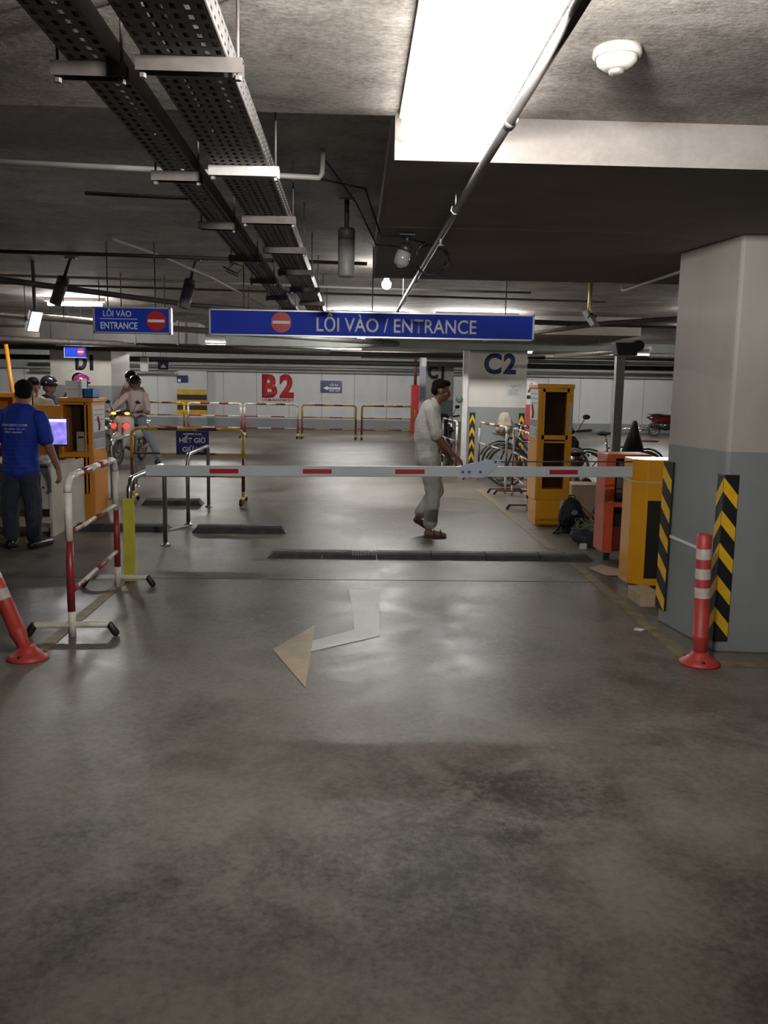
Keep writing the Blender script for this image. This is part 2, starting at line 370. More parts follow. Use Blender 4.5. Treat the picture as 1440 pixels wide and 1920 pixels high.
# back wall paint and pilaster
wb = [o for o in bpy.data.objects if o.name == 'wall_back'][0]
g = G().box((-6.64, 33.2, 0), (-5.53, 33.5, 2.08)); struct('trim_2', g, [banded('pilaster_paint', (.30, .32, .32), (.68, .69, .69), .335, dirt=.04)])
pil = thing('striped_panel', 'yellow and black banded panel painted low on the white pilaster', 'painted panel', (-6.08, 33.19, .43))
g = G(); zz = [1.38, 1.19, .99, .80, .62, .44]
for i in range(5): g.box((-6.64, 33.185, zz[i+1]), (-5.53, 33.2, zz[i]), mi=i % 2)
obj('stripe_board', g, [mat('stripe_yellow', (.72, .42, .03), .5), mat('stripe_black', (.03, .025, .02), .5)], pil)
t = thing('wall_lettering', 'large red B2 painted on the white back wall', 'lettering', (-2.9, 33.49, 1.17))
txt('letters', 'B2', -3.5, -2.29, 1.17, .80, 33.494, REDP, t, bold=.05, sp=1.25)
t = thing('wall_lettering', 'small red words HẦM/BASEMENT under the large B2', 'lettering', (-2.9, 33.49, .99))
txt('letters', 'HẦM/BASEMENT', -3.5, -2.29, .99, .10, 33.494, REDT, t, bold=.01)

# floor markings
def marking(name, polys, m, label, cat, z=.0035):
    g = G()
    for p in polys: g.prism(p, 0.0005, z)
    return tag(obj(name, g, m), label, cat)
ar = thing('floor_arrow', 'worn white bent arrow painted on the floor pointing left', 'road marking', (0, 5.4, 0))
obj('arrow_shaft', G().prism([(-.02, 6.6), (.21, 6.61), (.18, 5.318), (-.24, 4.98), (-.256, 5.19), (.02, 5.46)], .0005, .0035), ARROWM, ar)
obj('arrow_head', G().prism([(-.24, 5.56), (-.235, 4.98), (-.236, 4.36), (-.465, 5.02)], .0005, .0036), ARROWY, ar, label='yellowed worn arrow head')
marking('lane_line', [[(1.94, 4.9), (2.03, 4.9), (2.06, 7.7), (1.97, 7.7)]], YLINE, 'worn yellow floor line running past the near pillar', 'road marking')
marking('lane_line', [[(2.05, 4.74), (3.6, 4.70), (3.6, 4.79), (2.05, 4.83)]], YLINE, 'short yellow floor line crossing in front of the near pillar', 'road marking')
marking('lane_line', [[(1.93, 8.4), (2.02, 8.4), (2.02, 13.5), (1.93, 13.5)]], YLINE, 'worn yellow floor line beside the orange cabinet and bicycles', 'road marking')
marking('lane_line', [[(-1.85, 4.9), (-1.77, 4.9), (-1.77, 6.9), (-1.85, 6.9)]], YLINE, 'worn yellow floor line under the near red and white barrier', 'road marking')
g = G().box((-8, 6.93, -.0), (8, 6.945, .0012)); struct('trim_3', g, mat('joint_dark', (.05, .045, .04), .8))

# ------------------------------------------------------------------ lamps
def bulb(x, y, z, r, s, label, top):
    t = thing('ceiling_lamp', label, 'lamp', (x, y, z))
    obj('bulb', G().ell((x, y, z), r), emat('bulb_glow_%d' % int(y*10), (1, .98, .95), s), t)
    obj('lamp_holder', G().lathe([(.022, z+r*.8), (.03, z+r+.05), (.03, top)], 12, c=(x, y, 0)), PLAST, t)
def floodlight(x, y, z, yaw, tilt, s, label, top, wd=.2, hg=.15, stem=None):
    t = thing('floodlight', label, 'floodlight', (x, y, z))
    mx = M.Translation((x, y, z)) @ M.Rotation(yaw, 4, 'Z') @ M.Rotation(tilt, 4, 'X')     # lens looks along local +Y
    obj('housing', G().box((-wd/2-.012, -.04, -hg/2-.012), (wd/2+.012, .0, hg/2+.012)).xf(mx), ALU, t, bevel=.004)
    obj('lens', G().add([mx@V(p) for p in ((-wd/2, .002, -hg/2), (wd/2, .002, -hg/2), (wd/2, .002, hg/2), (-wd/2, .002, hg/2))], [(0, 1, 2, 3)]), emat('flood_lens_%d' % int(y*10), (1, .985, .96), s), t)
    obj('bracket', G().tube([mx@V((-wd/2-.02, -.02, 0)), mx@V((-wd/2-.02, -.06, .02)), mx@V((wd/2+.02, -.06, .02)), mx@V((wd/2+.02, -.02, 0))], .007, 6), BLACK, t)
    obj('stem', G().tube([mx@V((0, -.06, .02)), (x, y, z+.1), (x, y, top)], .018, 10), stem or GALV, t)
    return t
floodlight(.36, 2.04, 2.474, 0, R(2), E_NEAR, 'floodlight on the near ceiling just above the picture', ZS-.004, wd=.30, hg=.055)
floodlight(2.10, 7.9, 2.185, R(60), R(-35), .5, 'pale floodlight on a short brass pipe right of the long sign', ZH, wd=.16, hg=.13, stem=mat('brass_pipe', (.45, .38, .15), .35, .5))
floodlight(-3.2, 9.0, 2.15, R(-125), R(-25), 3.0, 'small lit floodlight at the upper left before the dark duct', ZH, wd=.12, hg=.2)
bulb(.30, 8.6, 2.54, .045, E_BULB, 'bare glowing bulb just above the long blue entrance sign', ZH)
def tube_lamp(x, y, L, label, s=1, along='X', z=2.70, top=ZH):
    t = thing('tube_lamp', label, 'lamp', (x, y, z), 'fluorescent tube lamps on the ceiling')
    d = V((L/2, 0, 0)) if along == 'X' else V((0, L/2, 0)); c = V((x, y, z-.05)); nm = 'tube_glow_%.2f' % s
    m = MATS.get(nm) or emat(nm, (1, .985, .96), E_TUBE*s)
    obj('tube', G().tube([c-d, c+d], .022, 8), m, t)
    a = c-d*1.03; b = c+d*1.03
    obj('housing', G().box((min(a.x, b.x)-.03, min(a.y, b.y)-.03, z-.015), (max(a.x, b.x)+.03, max(a.y, b.y)+.03, top-.004)), PLAST, t)
t = thing('added_glow_panel', 'added glowing panel standing in for the overlit near ceiling slab', 'lamp', (.35, 2.9, 2.57))  # added glowing box in place of the strongly lit bare slab
obj('glow_box', G().box((.175, 2.22, 2.515), (.525, 3.585, 2.60)), emat('added_panel_glow', (1, .985, .965), E_GLOW_PANEL), t)
obj('frame', G().box((.165, 2.21, 2.60), (.535, 3.595, ZS-.002)), PLAST, t)
tube_lamp(-3.95, 12.7, .75, 'bright tube lamp left of the small entrance sign', 3.2)
tube_lamp(.66, 20.0, 1.2, 'tube lamp in front of the C1 pillar', 1.8)
tube_lamp(-6.0, 19.2, 1.2, 'tube lamp over the banded D1 pillar', 1.6)
tube_lamp(-4.2, 25.0, 1.5, 'bright tube lamp seen over the riders towards the back wall', 2.4)
tube_lamp(-.1, 27.8, 2.4, 'tube lamp before the back wall right of the large B2', 2.2)
tube_lamp(.2, 13.9, 1.2, 'tube lamp hidden behind the long blue entrance sign', 2.2)
tube_lamp(5.2, 19.5, 1.2, 'lengthwise tube lamp right of the C2 pillar', 1.2, 'Y')
tube_lamp(9.2, 28.0, 2.4, 'tube lamp at the far right by the parked motorbikes', 2.6)
tube_lamp(5.3, 12.2, 1.2, 'tube lamp beside the near pillar top', 1.2)
tube_lamp(1.9, 13.75, 1.2, 'added unseen tube lamp behind the long blue sign, brightening the C2 pillar', 2.4)  # added lamp, hidden by the sign, to whiten the C2 pillar
tube_lamp(-9.5, 29, 2.4, 'tube lamp at the far left before the back wall', 2.0)
tube_lamp(-6.5, 8.8, 1.2, 'added unseen tube lamp off to the left, brightening the attendant side', 1.6)  # extra lamp out of view, added to brighten the left area
tube_lamp(4.4, 25.5, 1.5, 'tube lamp behind the C2 pillar', 1.5)

# ------------------------------------------------------------------ boom gate
bg = thing('barrier_gate', 'yellow barrier gate cabinet carrying the long white and red boom across the lane', 'barrier gate', (2.4, 6.95, 0))
bx0, bx1, by0, by1 = 2.245, 2.60, 6.78, 7.12
g = G().prism([(bx0, by0+.10), (bx0+.085, by0), (bx1, by0), (bx1, by1), (bx0, by1)], .0, 1.025)
obj('cabinet', g, YORANGE, bg, bevel=.008)
obj('cap_seam', G().prism([(bx0-.004, by0+.10), (bx0+.083, by0-.004), (bx1+.004, by0-.004), (bx1+.004, by1), (bx0-.004, by1)], .842, .85), mat('seam_pale', (.55, .50, .38), .5), bg)
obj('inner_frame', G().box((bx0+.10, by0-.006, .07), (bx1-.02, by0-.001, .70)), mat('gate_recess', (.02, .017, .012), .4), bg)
obj('base_plate', G().box((bx0-.03, by0-.03, 0), (bx1+.02, by1+.02, .012)), BLACK, bg)
th = math.atan2(.03, 3.9)
bm_ = M.Translation((2.26, 6.92, .886)) @ M.Rotation(-th, 4, 'Y')
bm_ = M.Translation((2.26, 6.92, .915)) @ M.Rotation(math.atan2(.042, 3.88)*-1, 4, 'Y')
g = G().box((-3.90, -.022, -.042), (.1, .022, .042)); g.xf(bm_); obj('boom_arm', g, BOOM, bg, bevel=.006, label='long grey-white boom')
for x0, x1 in ((-1.135, -.908), (-.398, -.170), (.335, .570), (1.573, 1.802)):
    g = G().box((x0-2.26, -.026, -.018), (x1-2.26, -.022, .018)); g.xf(bm_); obj('reflector', g, REFL, bg)
g = G().prism([(-1.42, -.045), (-1.22, -.045), (-1.165, -.005), (-1.10, .05), (-1.075, .092), (-1.11, .105), (-1.20, .095), (-1.40, .05)], -.034, -.0265, 'Y'); g.xf(bm_)
jp = obj('joint_plate', g, PLATE, bg, label='blue-grey folding joint plate')
for (x, z) in ((-1.385, .0), (-1.335, .0), (-1.245, .0), (-1.125, .082)):
    g = G().lathe([(.012, -.034), (.012, -.040), (.006, -.042)], 8, c=(x, 0, z), axis='Y'); g.xf(bm_); obj('bolt', g, GALVD, jp)
g = G().tube([V((-1.10, -.03, .082)), V((-.02, -.03, .085))], .006, 6); g.xf(bm_); obj('tie_rod', g, PIPED, bg)

# ------------------------------------------------------------------ blue entrance signs
def noentry(parent, x, y, z, r):
    o = obj('no_entry_disc', G().lathe([(r, y), (r, y-.004)], 32, c=(x, 0, z), axis='Y'), SRED, parent)
    obj('white_bar', G().box((x-r*.85, y-.008, z-r*.14), (x+r*.85, y-.004, z+r*.14)), SWHITE, o)
s1 = thing('entrance_sign', 'long blue hanging sign reading LỐI VÀO / ENTRANCE over the lane', 'sign', (.16, 7.62, 1.975))
obj('sign_board', G().box((-1.23, 7.6, 1.985), (1.53, 7.66, 2.185)), BLUE, s1)
g = G()
for a, b in (((-1.235, 7.592, 2.183), (1.545, 7.668, 2.194)), ((-1.235, 7.592, 1.976), (1.545, 7.668, 1.987)), ((-1.24, 7.592, 1.976), (-1.226, 7.668, 2.194)), ((1.53, 7.592, 1.976), (1.546, 7.668, 2.194))): g.box(a, b)
obj('sign_frame', g, ALU, s1)
noentry(s1, -.628, 7.6, 2.092, .086)
txt('lettering', 'LỐI VÀO / ENTRANCE', -.328, 1.046, 2.025, .115, 7.597, SWHITE, s1, bold=.012)
for x in (-.95, .15, 1.3): obj('suspension_rod', G().tube([(x, 7.64, 2.19), (x, 7.64, ZH)], .005, 6), PIPED, s1)
s2 = thing('entrance_sign', 'small blue hanging sign with LỐI VÀO above ENTRANCE, left of the long sign', 'sign', (-1.9, 7.62, 1.975))
obj('sign_board', G().box((-2.2, 7.6, 1.98), (-1.575, 7.66, 2.19)), BLUE, s2)
g = G()
for a, b in (((-2.215, 7.592, 2.183), (-1.565, 7.668, 2.196)), ((-2.215, 7.592, 1.974), (-1.565, 7.668, 1.987)), ((-2.218, 7.592, 1.974), (-2.2, 7.668, 2.196)), ((-1.578, 7.592, 1.974), (-1.56, 7.668, 2.196))): g.box(a, b)
obj('sign_frame', g, ALU, s2)
noentry(s2, -1.685, 7.6, 2.083, .082)
txt('lettering', 'LỐI VÀO', -2.13, -1.895, 2.115, .048, 7.597, SWHITE, s2, bold=.0)
txt('lettering', 'ENTRANCE', -2.155, -1.845, 2.012, .055, 7.597, SWHITE, s2, bold=.02)
obj('divider_line', G().box((-2.16, 7.596, 2.092), (-1.845, 7.6, 2.097)), SWHITE, s2)
for x in (-2.1, -1.7): obj('suspension_rod', G().tube([(x, 7.64, 2.19), (x, 7.64, ZH)], .005, 6), PIPED, s2)
def smallsign(x0, x1, y, z0, z1, m, label, disc=False, arrow=False):
    t = thing('hanging_sign', label, 'sign', ((x0+x1)/2, y, z0))
    obj('sign_board', G().box((x0, y, z0), (x1, y+.05, z1)), m, t)
    g = G(); g.box((x0-.008, y-.005, z0-.008), (x1+.008, y+.055, z0)); g.box((x0-.008, y-.005, z0), (x0, y+.055, z1)); obj('sign_frame', g, ALU, t)
    if disc: noentry(t, x1-.07, y, (z0+z1)/2+.01, .05)
    if arrow: obj('arrow_symbol', G().prism([((x0+x1)/2-.08, z0+.05), ((x0+x1)/2+.08, z0+.05), ((x0+x1)/2, z1-.05)], y-.004, y, 'Y'), SWHITE, t)
    for x in (x0+.06, x1-.06): obj('suspension_rod', G().tube([(x, y+.025, z1), (x, y+.025, ZH)], .006, 6), PIPED, t)
smallsign(-4.54, -4.22, 14, 1.95, 2.10, BLUE, 'tiny blue hanging sign with a red disc in front of the D1 pillar', disc=True)
smallsign(-5.05, -4.87, 21, 1.86, 2.17, PAPER, 'tiny pale hanging sign just right of the D1 pillar')
smallsign(-5.3, -5.02, 24, 1.95, 2.15, DBLUE, 'tiny dark blue hanging sign with a white arrow near the D1 pillar', arrow=True)
t = thing('wall_sign', 'dark blue wall sign with white arrow reading LỐI RA / WAY OUT', 'sign', (-.87, 33.49, 1.34))
obj('sign_board', G().box((-1.28, 33.46, 1.34), (-.46, 33.5, 1.80)), DBLUE, t)
txt('lettering', 'LỐI RA', -.92, -.6, 1.60, .075, 33.457, SWHITE, t)
txt('lettering', 'WAY OUT', -.96, -.53, 1.39, .075, 33.457, SWHITE, t, bold=.03)
obj('arrow_symbol', G().prism([(-1.18, 1.52), (-1.0, 1.44), (-1.0, 1.49), (-.53, 1.49), (-.53, 1.55), (-1.0, 1.55), (-1.0, 1.60)], 33.452, 33.46, 'Y'), SWHITE, t)
t = thing('wall_sign', 'small blue sign with a white disc at the top of the striped pilaster', 'sign', (-6.43, 33.19, 1.63))
obj('sign_board', G().box((-6.63, 33.16, 1.63), (-6.23, 33.2, 1.9)), DBLUE, t)
obj('white_disc', G().lathe([(.06, 33.16), (.06, 33.15)], 16, c=(-6.54, 0, 1.71), axis='Y'), SWHITE, t)
t = thing('notice', 'white paper notice taped to the C2 pillar', 'notice', (2.83, 15.49, 1.45))
obj('sheet', G().box((2.69, 15.49, 1.45), (2.96, 15.499, 1.66)), mat('notice_grey', (.50, .50, .48), .6), t)
for i, (a, b) in enumerate(((.07, .20), (.10, .17), (.05, .22), (.05, .2), (.05, .21))):
    obj('text_line', G().box((2.69+a, 15.486, 1.62-i*.035), (2.69+b, 15.49, 1.632-i*.035)), mat('ink', (.2, .2, .2), .6), t)

# ------------------------------------------------------------------ cabinets (ticket kiosks)
def poster(parent, xf, w0, w1, z0, z1, z2, name='poster'):
    g = G().box((w0, -.004, z0), (w1, 0, z2)); g.xf(xf); p = obj(name, g, PAPER, parent, label='white paper poster')
    g = G().box((w0+.005, -.007, z0+.12), (w1-.005, -.004, z0+(z1-z0))); g.xf(xf); obj('grey_photo', g, GREYP, p)
    g = G().box((w0+.01, -.008, z0+.01), (w1-.01, -.004, z0+.11)); g.xf(xf); obj('footer_panel', g, mat('poster_footer', (.40, .42, .45), .5), p)
    c = (w0+w1)/2
    for i in range(3):
        g = G().box((w0+.04, -.006, z2-.06-i*.055), (w1-.04, -.004, z2-.045-i*.055)); g.xf(xf); obj('text_line', g, mat('ink_pale', (.35, .35, .38), .6), p)
    pts = [(c-.03+.03*sin(k*.7), -.009, z1+.02+k*.022) for k in range(8)]
    g = G().tube(pts, .012, 6); g.xf(xf); obj('red_figure', g, mat('poster_red', (.30, .05, .05), .6), p)
kr = thing('ticket_cabinet', 'tall open orange cabinet right of the walking man, poster on its side', 'cabinet', (2.25, 10.1, 0))
kx0, kx1, ky0, ky1 = 2.10, 2.50, 9.90, 10.38
g = G().prism([(kx0+.02, ky0+.03), (kx0+.07, ky0-.0), (kx1-.10, ky0), (kx1-.10, ky1), (kx0+.02, ky1)], 0, .30); obj('base', g, YORANGE, kr, bevel=.006)
g = G(); g.box((kx0, ky0, .30), (kx0+.05, ky1, 1.58)); g.box((kx1-.05, ky0, .43), (kx1, ky1, 1.58)); g.box((kx0+.002, ky1-.02, .302), (kx1-.002, ky1+.003, 1.578)); g.box((kx0+.05, ky0+.001, .301), (kx1-.001, ky1-.021, .429))
obj('body', g, YORANGE, kr, bevel=.005)
obj('top', G().box((kx0-.02, ky0-.01, 1.58), (kx1+.01, ky1+.01, 1.63)), YORANGE, kr, bevel=.006)
g = G()
for a, b in (((kx0+.05, 1.54), (kx1-.05, 1.575)), ((kx0+.05, .43), (kx0+.075, 1.575)), ((kx1-.075, .43), (kx1-.05, 1.575)), ((kx0+.05, 1.0), (kx1-.05, 1.05))): g.box((a[0], ky0-.004, a[1]), (b[0], ky0+.02, b[1]))
obj('front_frame', g, YORANGE, kr)
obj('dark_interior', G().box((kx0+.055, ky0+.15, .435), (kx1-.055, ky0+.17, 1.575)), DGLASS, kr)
obj('shelf', G().box((kx0+.05, ky0+.02, .96), (kx1-.05, ky0+.15, .98)), YORANGE, kr)
dr = obj('open_door', G().box((0, -.36, .43), (.03, 0, 1.57)).xf(M.Translation((kx1+.0, ky0+.02, 0)) @ M.Rotation(R(172), 4, 'Z') @ M.Rotation(0, 4, 'Z')), YORANGE, kr)
g = G().box((kx1-.045, ky0-.006, 1.1), (kx1-.012, ky0, 1.42)); obj('door_label', g, mat('label_lilac', (.45, .40, .45), .5), kr)
poster(kr, M.Translation((kx0, 10.14, 0)) @ M.Rotation(R(-90), 4, 'Z'), -.2, .2, 1.02, 1.22, 1.57)

kl = thing('ticket_cabinet', 'open orange cabinet behind the attendant desk with boxes on its top', 'cabinet', (-3.1, 10.2, 0))
qx0, qx1, qy0, qy1 = -3.30, -2.945, 9.95, 10.46
g = G().box((qx0, qy0+.0, 0), (qx1, qy1, .30)); obj('base', g, ORANGE, kl, bevel=.006)
g = G(); g.box((qx0, qy0, .3), (qx0+.03, qy1, 1.34)); g.box((qx1-.05, qy0, .3), (qx1, qy1, 1.34)); g.box((qx0+.002, qy1-.02, .302), (qx1-.002, qy1+.003, 1.338)); obj('body', g, ORANGE, kl, bevel=.005)
obj('top', G().box((qx0-.02, qy0-.02, 1.34), (qx1+.02, qy1+.02, 1.385)), ORANGE, kl, bevel=.006)
obj('shelf', G().box((qx0+.03, qy0+.0, .72), (qx1-.05, qy1-.02, .775)), ORANGE, kl)
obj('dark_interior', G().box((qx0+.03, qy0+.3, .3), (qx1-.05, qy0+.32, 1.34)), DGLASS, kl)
g = G(); g.box((qx0+.03, qy0-.004, 1.31), (qx1-.05, qy0+.015, 1.335)); g.box((qx1-.085, qy0-.004, .3), (qx1-.068, qy0+.015, 1.33)); obj('front_frame', g, ORANGE, kl)
obj('side_door', G().box((qx0-.28, qy0+.02, .3), (qx0-.005, qy0+.06, 1.30)), ORANGE, kl, bevel=.005)
g = G().box((0, 0, 0), (.06, .10, .26)); 
obj('lower_panel', G().box((qx1-.0, qy0-.01, .02), (qx1+.012, qy1+.01, .74)), ORANGE, kl, bevel=.004)
poster(kl, M.Translation((qx1, 10.2, 0)) @ M.Rotation(R(90), 4, 'Z'), -.22, .22, .80, 1.0, 1.30)
t = thing('paper_roll_box', 'small pale printer standing on the shelf inside the left orange cabinet', 'printer', (-3.09, 10.1, .775))
obj('body', G().box((-3.15, 10.02, .775), (-3.05, 10.12, 1.0)), mat('printer_grey', (.42, .40, .36), .5), t, bevel=.006); obj('slot', G().box((-3.13, 10.012, .93), (-3.07, 10.02, .95)), BLACK, t)
obj('printer_base', G().box((-3.06, 10.0, .775), (-3.01, 10.1, .86)), mat('printer_grey2', (.3, .28, .26), .5), t, bevel=.006)
tag(obj('carton', G().box((-3.27, 10.1, 1.385), (-3.12, 10.3, 1.48)), PAPER, bevel=.003), 'lower white carton on top of the left orange cabinet', 'carton', 'white cartons on the cabinet')
tag(obj('carton', G().box((-3.275, 10.08, 1.482), (-3.13, 10.3, 1.575)), PAPER, bevel=.003), 'upper white carton stacked on top of the left orange cabinet', 'carton', 'white cartons on the cabinet')
tag(obj('paper_bag', G().prism([(-3.11, 1.386), (-3.075, 1.386), (-3.085, 1.60), (-3.105, 1.60)], 10.05, 10.25, 'Y'), PLAST), 'slim white bag standing beside the cartons on the orange cabinet', 'bag')
def crate(x0, x1, y0, y1, z0, z1, m, label):
    g = G(); e = .008
    g.box((x0, y0, z0), (x1, y1, z0+e)); g.box((x0, y0, z0), (x1, y0+e, z1)); g.box((x0, y1-e, z0), (x1, y1, z1)); g.box((x0, y0, z0), (x0+e, y1, z1)); g.box((x1-e, y0, z0), (x1, y1, z1)); g.box((x0-.006, y0-.006, z1-.015), (x1+.006, y0, z1))
    return tag(obj('crate', g, m), label, 'crate')
crate(-3.06, -2.955, 10.03, 10.3, 1.386, 1.49, BLUEB, 'blue plastic crate on top of the left orange cabinet')
kf = thing('ticket_cabinet', 'orange cabinet cut by the photo edge behind the attendant', 'cabinet', (-4.15, 10.8, 0))
g = G(); g.box((-4.6, 10.6, 1.37), (-3.98, 11.1, 1.42)); obj('top', g, ORANGE, kf)
g = G(); g.box((-4.08, 10.62, 0), (-4.0, 11.08, 1.37)); g.box((-4.55, 10.62, 0), (-4.48, 11.08, 1.37)); g.box((-4.55, 11.04, 0), (-4.0, 11.08, 1.37)); obj('body', g, ORANGE, kf)
obj('shelf', G().box((-4.48, 10.65, .8), (-4.08, 11.04, .84)), ORANGE, kf)
# red-orange open frame at the right
ro = thing('machine_frame', 'open red-orange metal frame housing beside the yellow barrier gate cabinet', 'machine housing', (2.52, 8.0, 0))
g = G(); g.prism([(2.325, 7.90), (2.36, 7.86), (2.405, 7.86), (2.405, 8.2), (2.325, 8.2)], .07, .985); obj('post', g, REDOR, ro, bevel=.004)
obj('post', G().box((2.66, 7.86, .07), (2.72, 8.2, .985)), REDOR, ro, bevel=.004)
obj('top', G().box((2.32, 7.855, .95), (2.73, 8.2, .99)), REDOR, ro, bevel=.004)
obj('crossbar', G().box((2.405, 7.87, .50), (2.66, 7.9, .545)), REDOR, ro)
obj('lower_panel', G().box((2.405, 7.95, .07), (2.66, 7.96, .30)), mat('dark_red_panel', (.16, .02, .012), .4), ro)
obj('back_panel', G().box((2.405, 8.17, .07), (2.66, 8.19, .95)), mat('dark_back', (.02, .012, .01), .5), ro)
obj('motor', G().box((2.47, 8.02, .56), (2.58, 8.12, .82)).lathe([(.04, .82), (.05, .86), (.03, .9)], 12, c=(2.52, 8.07, 0)), GALVD, ro, bevel=.01)
obj('foot', G().box((2.34, 7.9, 0), (2.40, 8.15, .07)).box((2.66, 7.9, 0), (2.71, 8.15, .07)), BLACK, ro)

# ------------------------------------------------------------------ attendant desk
dk = thing('desk', 'white wooden attendant desk with peeling side panel', 'desk', (-3.6, 9.4, 0))
obj('side_panel', G().box((-3.06, 8.80, 0), (-3.03, 9.88, .72)), CREAMP, dk, bevel=.004)
obj('desktop', G().box((-4.3, 8.78, .72), (-3.02, 9.55, .745)), mat('desk_top', (.45, .35, .27), .5), dk, bevel=.003)
obj('side_panel', G().box((-4.3, 8.80, 0), (-4.27, 9.88, .72)), CREAMP, dk)
obj('modesty_panel', G().box((-4.27, 9.5, .1), (-3.06, 9.52, .72)), CREAMP, dk)
d = obj('drawer_unit', G().box((-3.5, 8.83, .28), (-3.06, 9.3, .70)), CREAMP, dk, bevel=.004)
obj('drawer_knob', G().ell((-3.12, 8.825, .5), .012), BLACK, d)
obj('foot_rail', G().box((-3.5, 8.9, .04), (-3.06, 8.93, .08)), CREAMP, dk)
mo = thing('monitor', 'flat monitor with violet camera picture on the desk', 'monitor', (-3.16, 9.32, .745))
fl = M.Translation((-3.15, 9.32, 0)) @ M.Rotation(R(6), 4, 'Z')
obj('bezel', G().box((-.14, -.02, .885), (.135, .02, 1.185)).xf(fl), BLACK, mo, bevel=.006)
obj('screen', G().box((-.125, -.024, .905), (.122, -.02, 1.14)).xf(fl), SCREEN, mo); obj('screen_header', G().box((-.125, -.024, 1.14), (.122, -.02, 1.172)).xf(fl), SCRW, mo)
obj('stand', G().box((-.03, .0, .755), (.03, .03, .90)).box((-.09, -.06, .745), (.09, .08, .757)).xf(fl), BLACK, mo)
t = thing('telephone', 'white desk telephone with coiled handset on the desk corner', 'telephone', (-3.11, 8.95, .745))
obj('body', G().prism([(8.87, .745), (9.05, .745), (9.05, .81), (8.9, .77)], -3.2, -3.08, 'X'), PLAST, t, bevel=.006)
obj('handset', G().cap((-3.09, 8.88, .80), (-3.09, 9.04, .835), .024, .024), PLAST, t); obj('cable', G().tube([(-3.12, 9.0, .8), (-3.16, 9.1, .85), (-3.14, 9.25, .78)], .005, 6), BLACK, t)
# folding stool
st = thing('folding_stool', 'chrome legged folding stool at the photo edge beside the attendant', 'stool', (-3.35, 8.15, 0))
obj('leg_frame', G().tube([(-3.95, 8.45, .42), (-3.12, 8.12, .02), (-3.42, 8.3, .015), (-3.8, 8.5, .015)], .011, 8), CHROME, st)
obj('leg_frame', G().tube([(-3.6, 8.42, .42), (-3.9, 8.2, .02), (-3.95, 8.3, .015)], .011, 8), CHROME, st)
obj('seat', G().box((-4.0, 8.1, .42), (-3.55, 8.5, .46)), BLACK, st, bevel=.01)

# ------------------------------------------------------------------ red and white barriers
def railing(name, label, cat, group, P0, P1, h=1.0, r=.021, cols=(RED, WHITE), mids=(.65, .30), hang=None, pipes=None, foot=.26, footm=None, stripe=None):
    """free-standing tubular barrier from P0 to P1 (floor points)"""
    a, b = V((P0[0], P0[1], 0)), V((P1[0], P1[1], 0)); u = (b-a); L = u.length; u.normalize(); q = V((-u.y, u.x, 0))
    t = thing(name, label, cat, ((a+b)/2)[:], group)
    z = V((0, 0, 1)); rc = .09
    pst = stripe or [(0, .16, 1), (.16, .60, 0), (.60, h, 1)]
    for s_, p in ((1, a), (-1, b)):
        g = G()
        for z0, z1, c in pst:
            z1 = min(z1, h-rc); 
            if z1 > z0: g.tube([p+z*z0, p+z*z1], r, 10, mi=c)
        # bend
        arc = [p+z*(h-rc)+u*s_*(rc*(1-cos(k*pi/8)))+z*(rc*sin(k*pi/8)) for k in range(5)]
        g.tube(arc, r, 10, mi=pst[-1][2]); obj('post', g, cols, t)
    g = G(); n = 5; x0, x1 = rc, L-rc
    for k in range(n):
        g.tube([a+u*(x0+(x1-x0)*k/n)+z*h, a+u*(x0+(x1-x0)*(k+1)/n)+z*h], r, 10, mi=(k+1) % 2)
    obj('top_rail', g, cols, t)
    for hh in mids:
        g = G()
        for k in range(4): g.tube([a+u*(L*k/4)+z*hh, a+u*(L*(k+1)/4)+z*hh], r*.62, 8, mi=k % 2)
        obj('mid_rail', g, cols, t)
    for p in (a, b):
        f = obj('foot', G().tube([p-q*foot+z*.03, p-q*(foot-.03)+z*.075, p+q*(foot-.03)+z*.075, p+q*foot+z*.03], r*.85, 8), footm or cols[1], t)
        for s_ in (-1, 1): obj('rubber_end', G().cap(p+q*s_*foot+z*.024, p+q*s_*(foot-.03)+z*.07, r*1.05, r*1.05, 8), BLACK, f)
    return t
railing('barrier_railing', 'near red and white tubular barrier beside the leaning delineator', 'barrier', None, (-1.72, 5.27), (-1.80, 6.62), h=.985, r=.024, mids=(.64, .28))
rs = railing('barrier_railing', 'yellow and brown barrier carrying the blue HẾT GIỜ GIỮ XE board', 'barrier', None, (-2.90, 11.5), (-1.45, 11.5), h=.98, cols=(BROWN, YEL), mids=(.655, .36), r=.024)
t = thing('notice_board', 'dark blue board reading HẾT GIỜ GIỮ XE on the yellow barrier', 'sign', (-2.1, 11.46, .65))
obj('board', G().box((-2.315, 11.455, .645), (-1.89, 11.47, .955)), DBLUE, t)
txt('lettering', 'MAXIMARK PLAZA', -2.22, -1.98, .905, .022, 11.45, SWHITE, t)
txt('lettering', 'HẾT GIỜ', -2.27, -1.935, .805, .06, 11.45, SWHITE, t, bold=.02)
txt('lettering', 'GIỮ XE', -2.235, -1.955, .685, .06, 11.45, SWHITE, t, bold=.02)
GB = 'barriers in the row before the back wall'
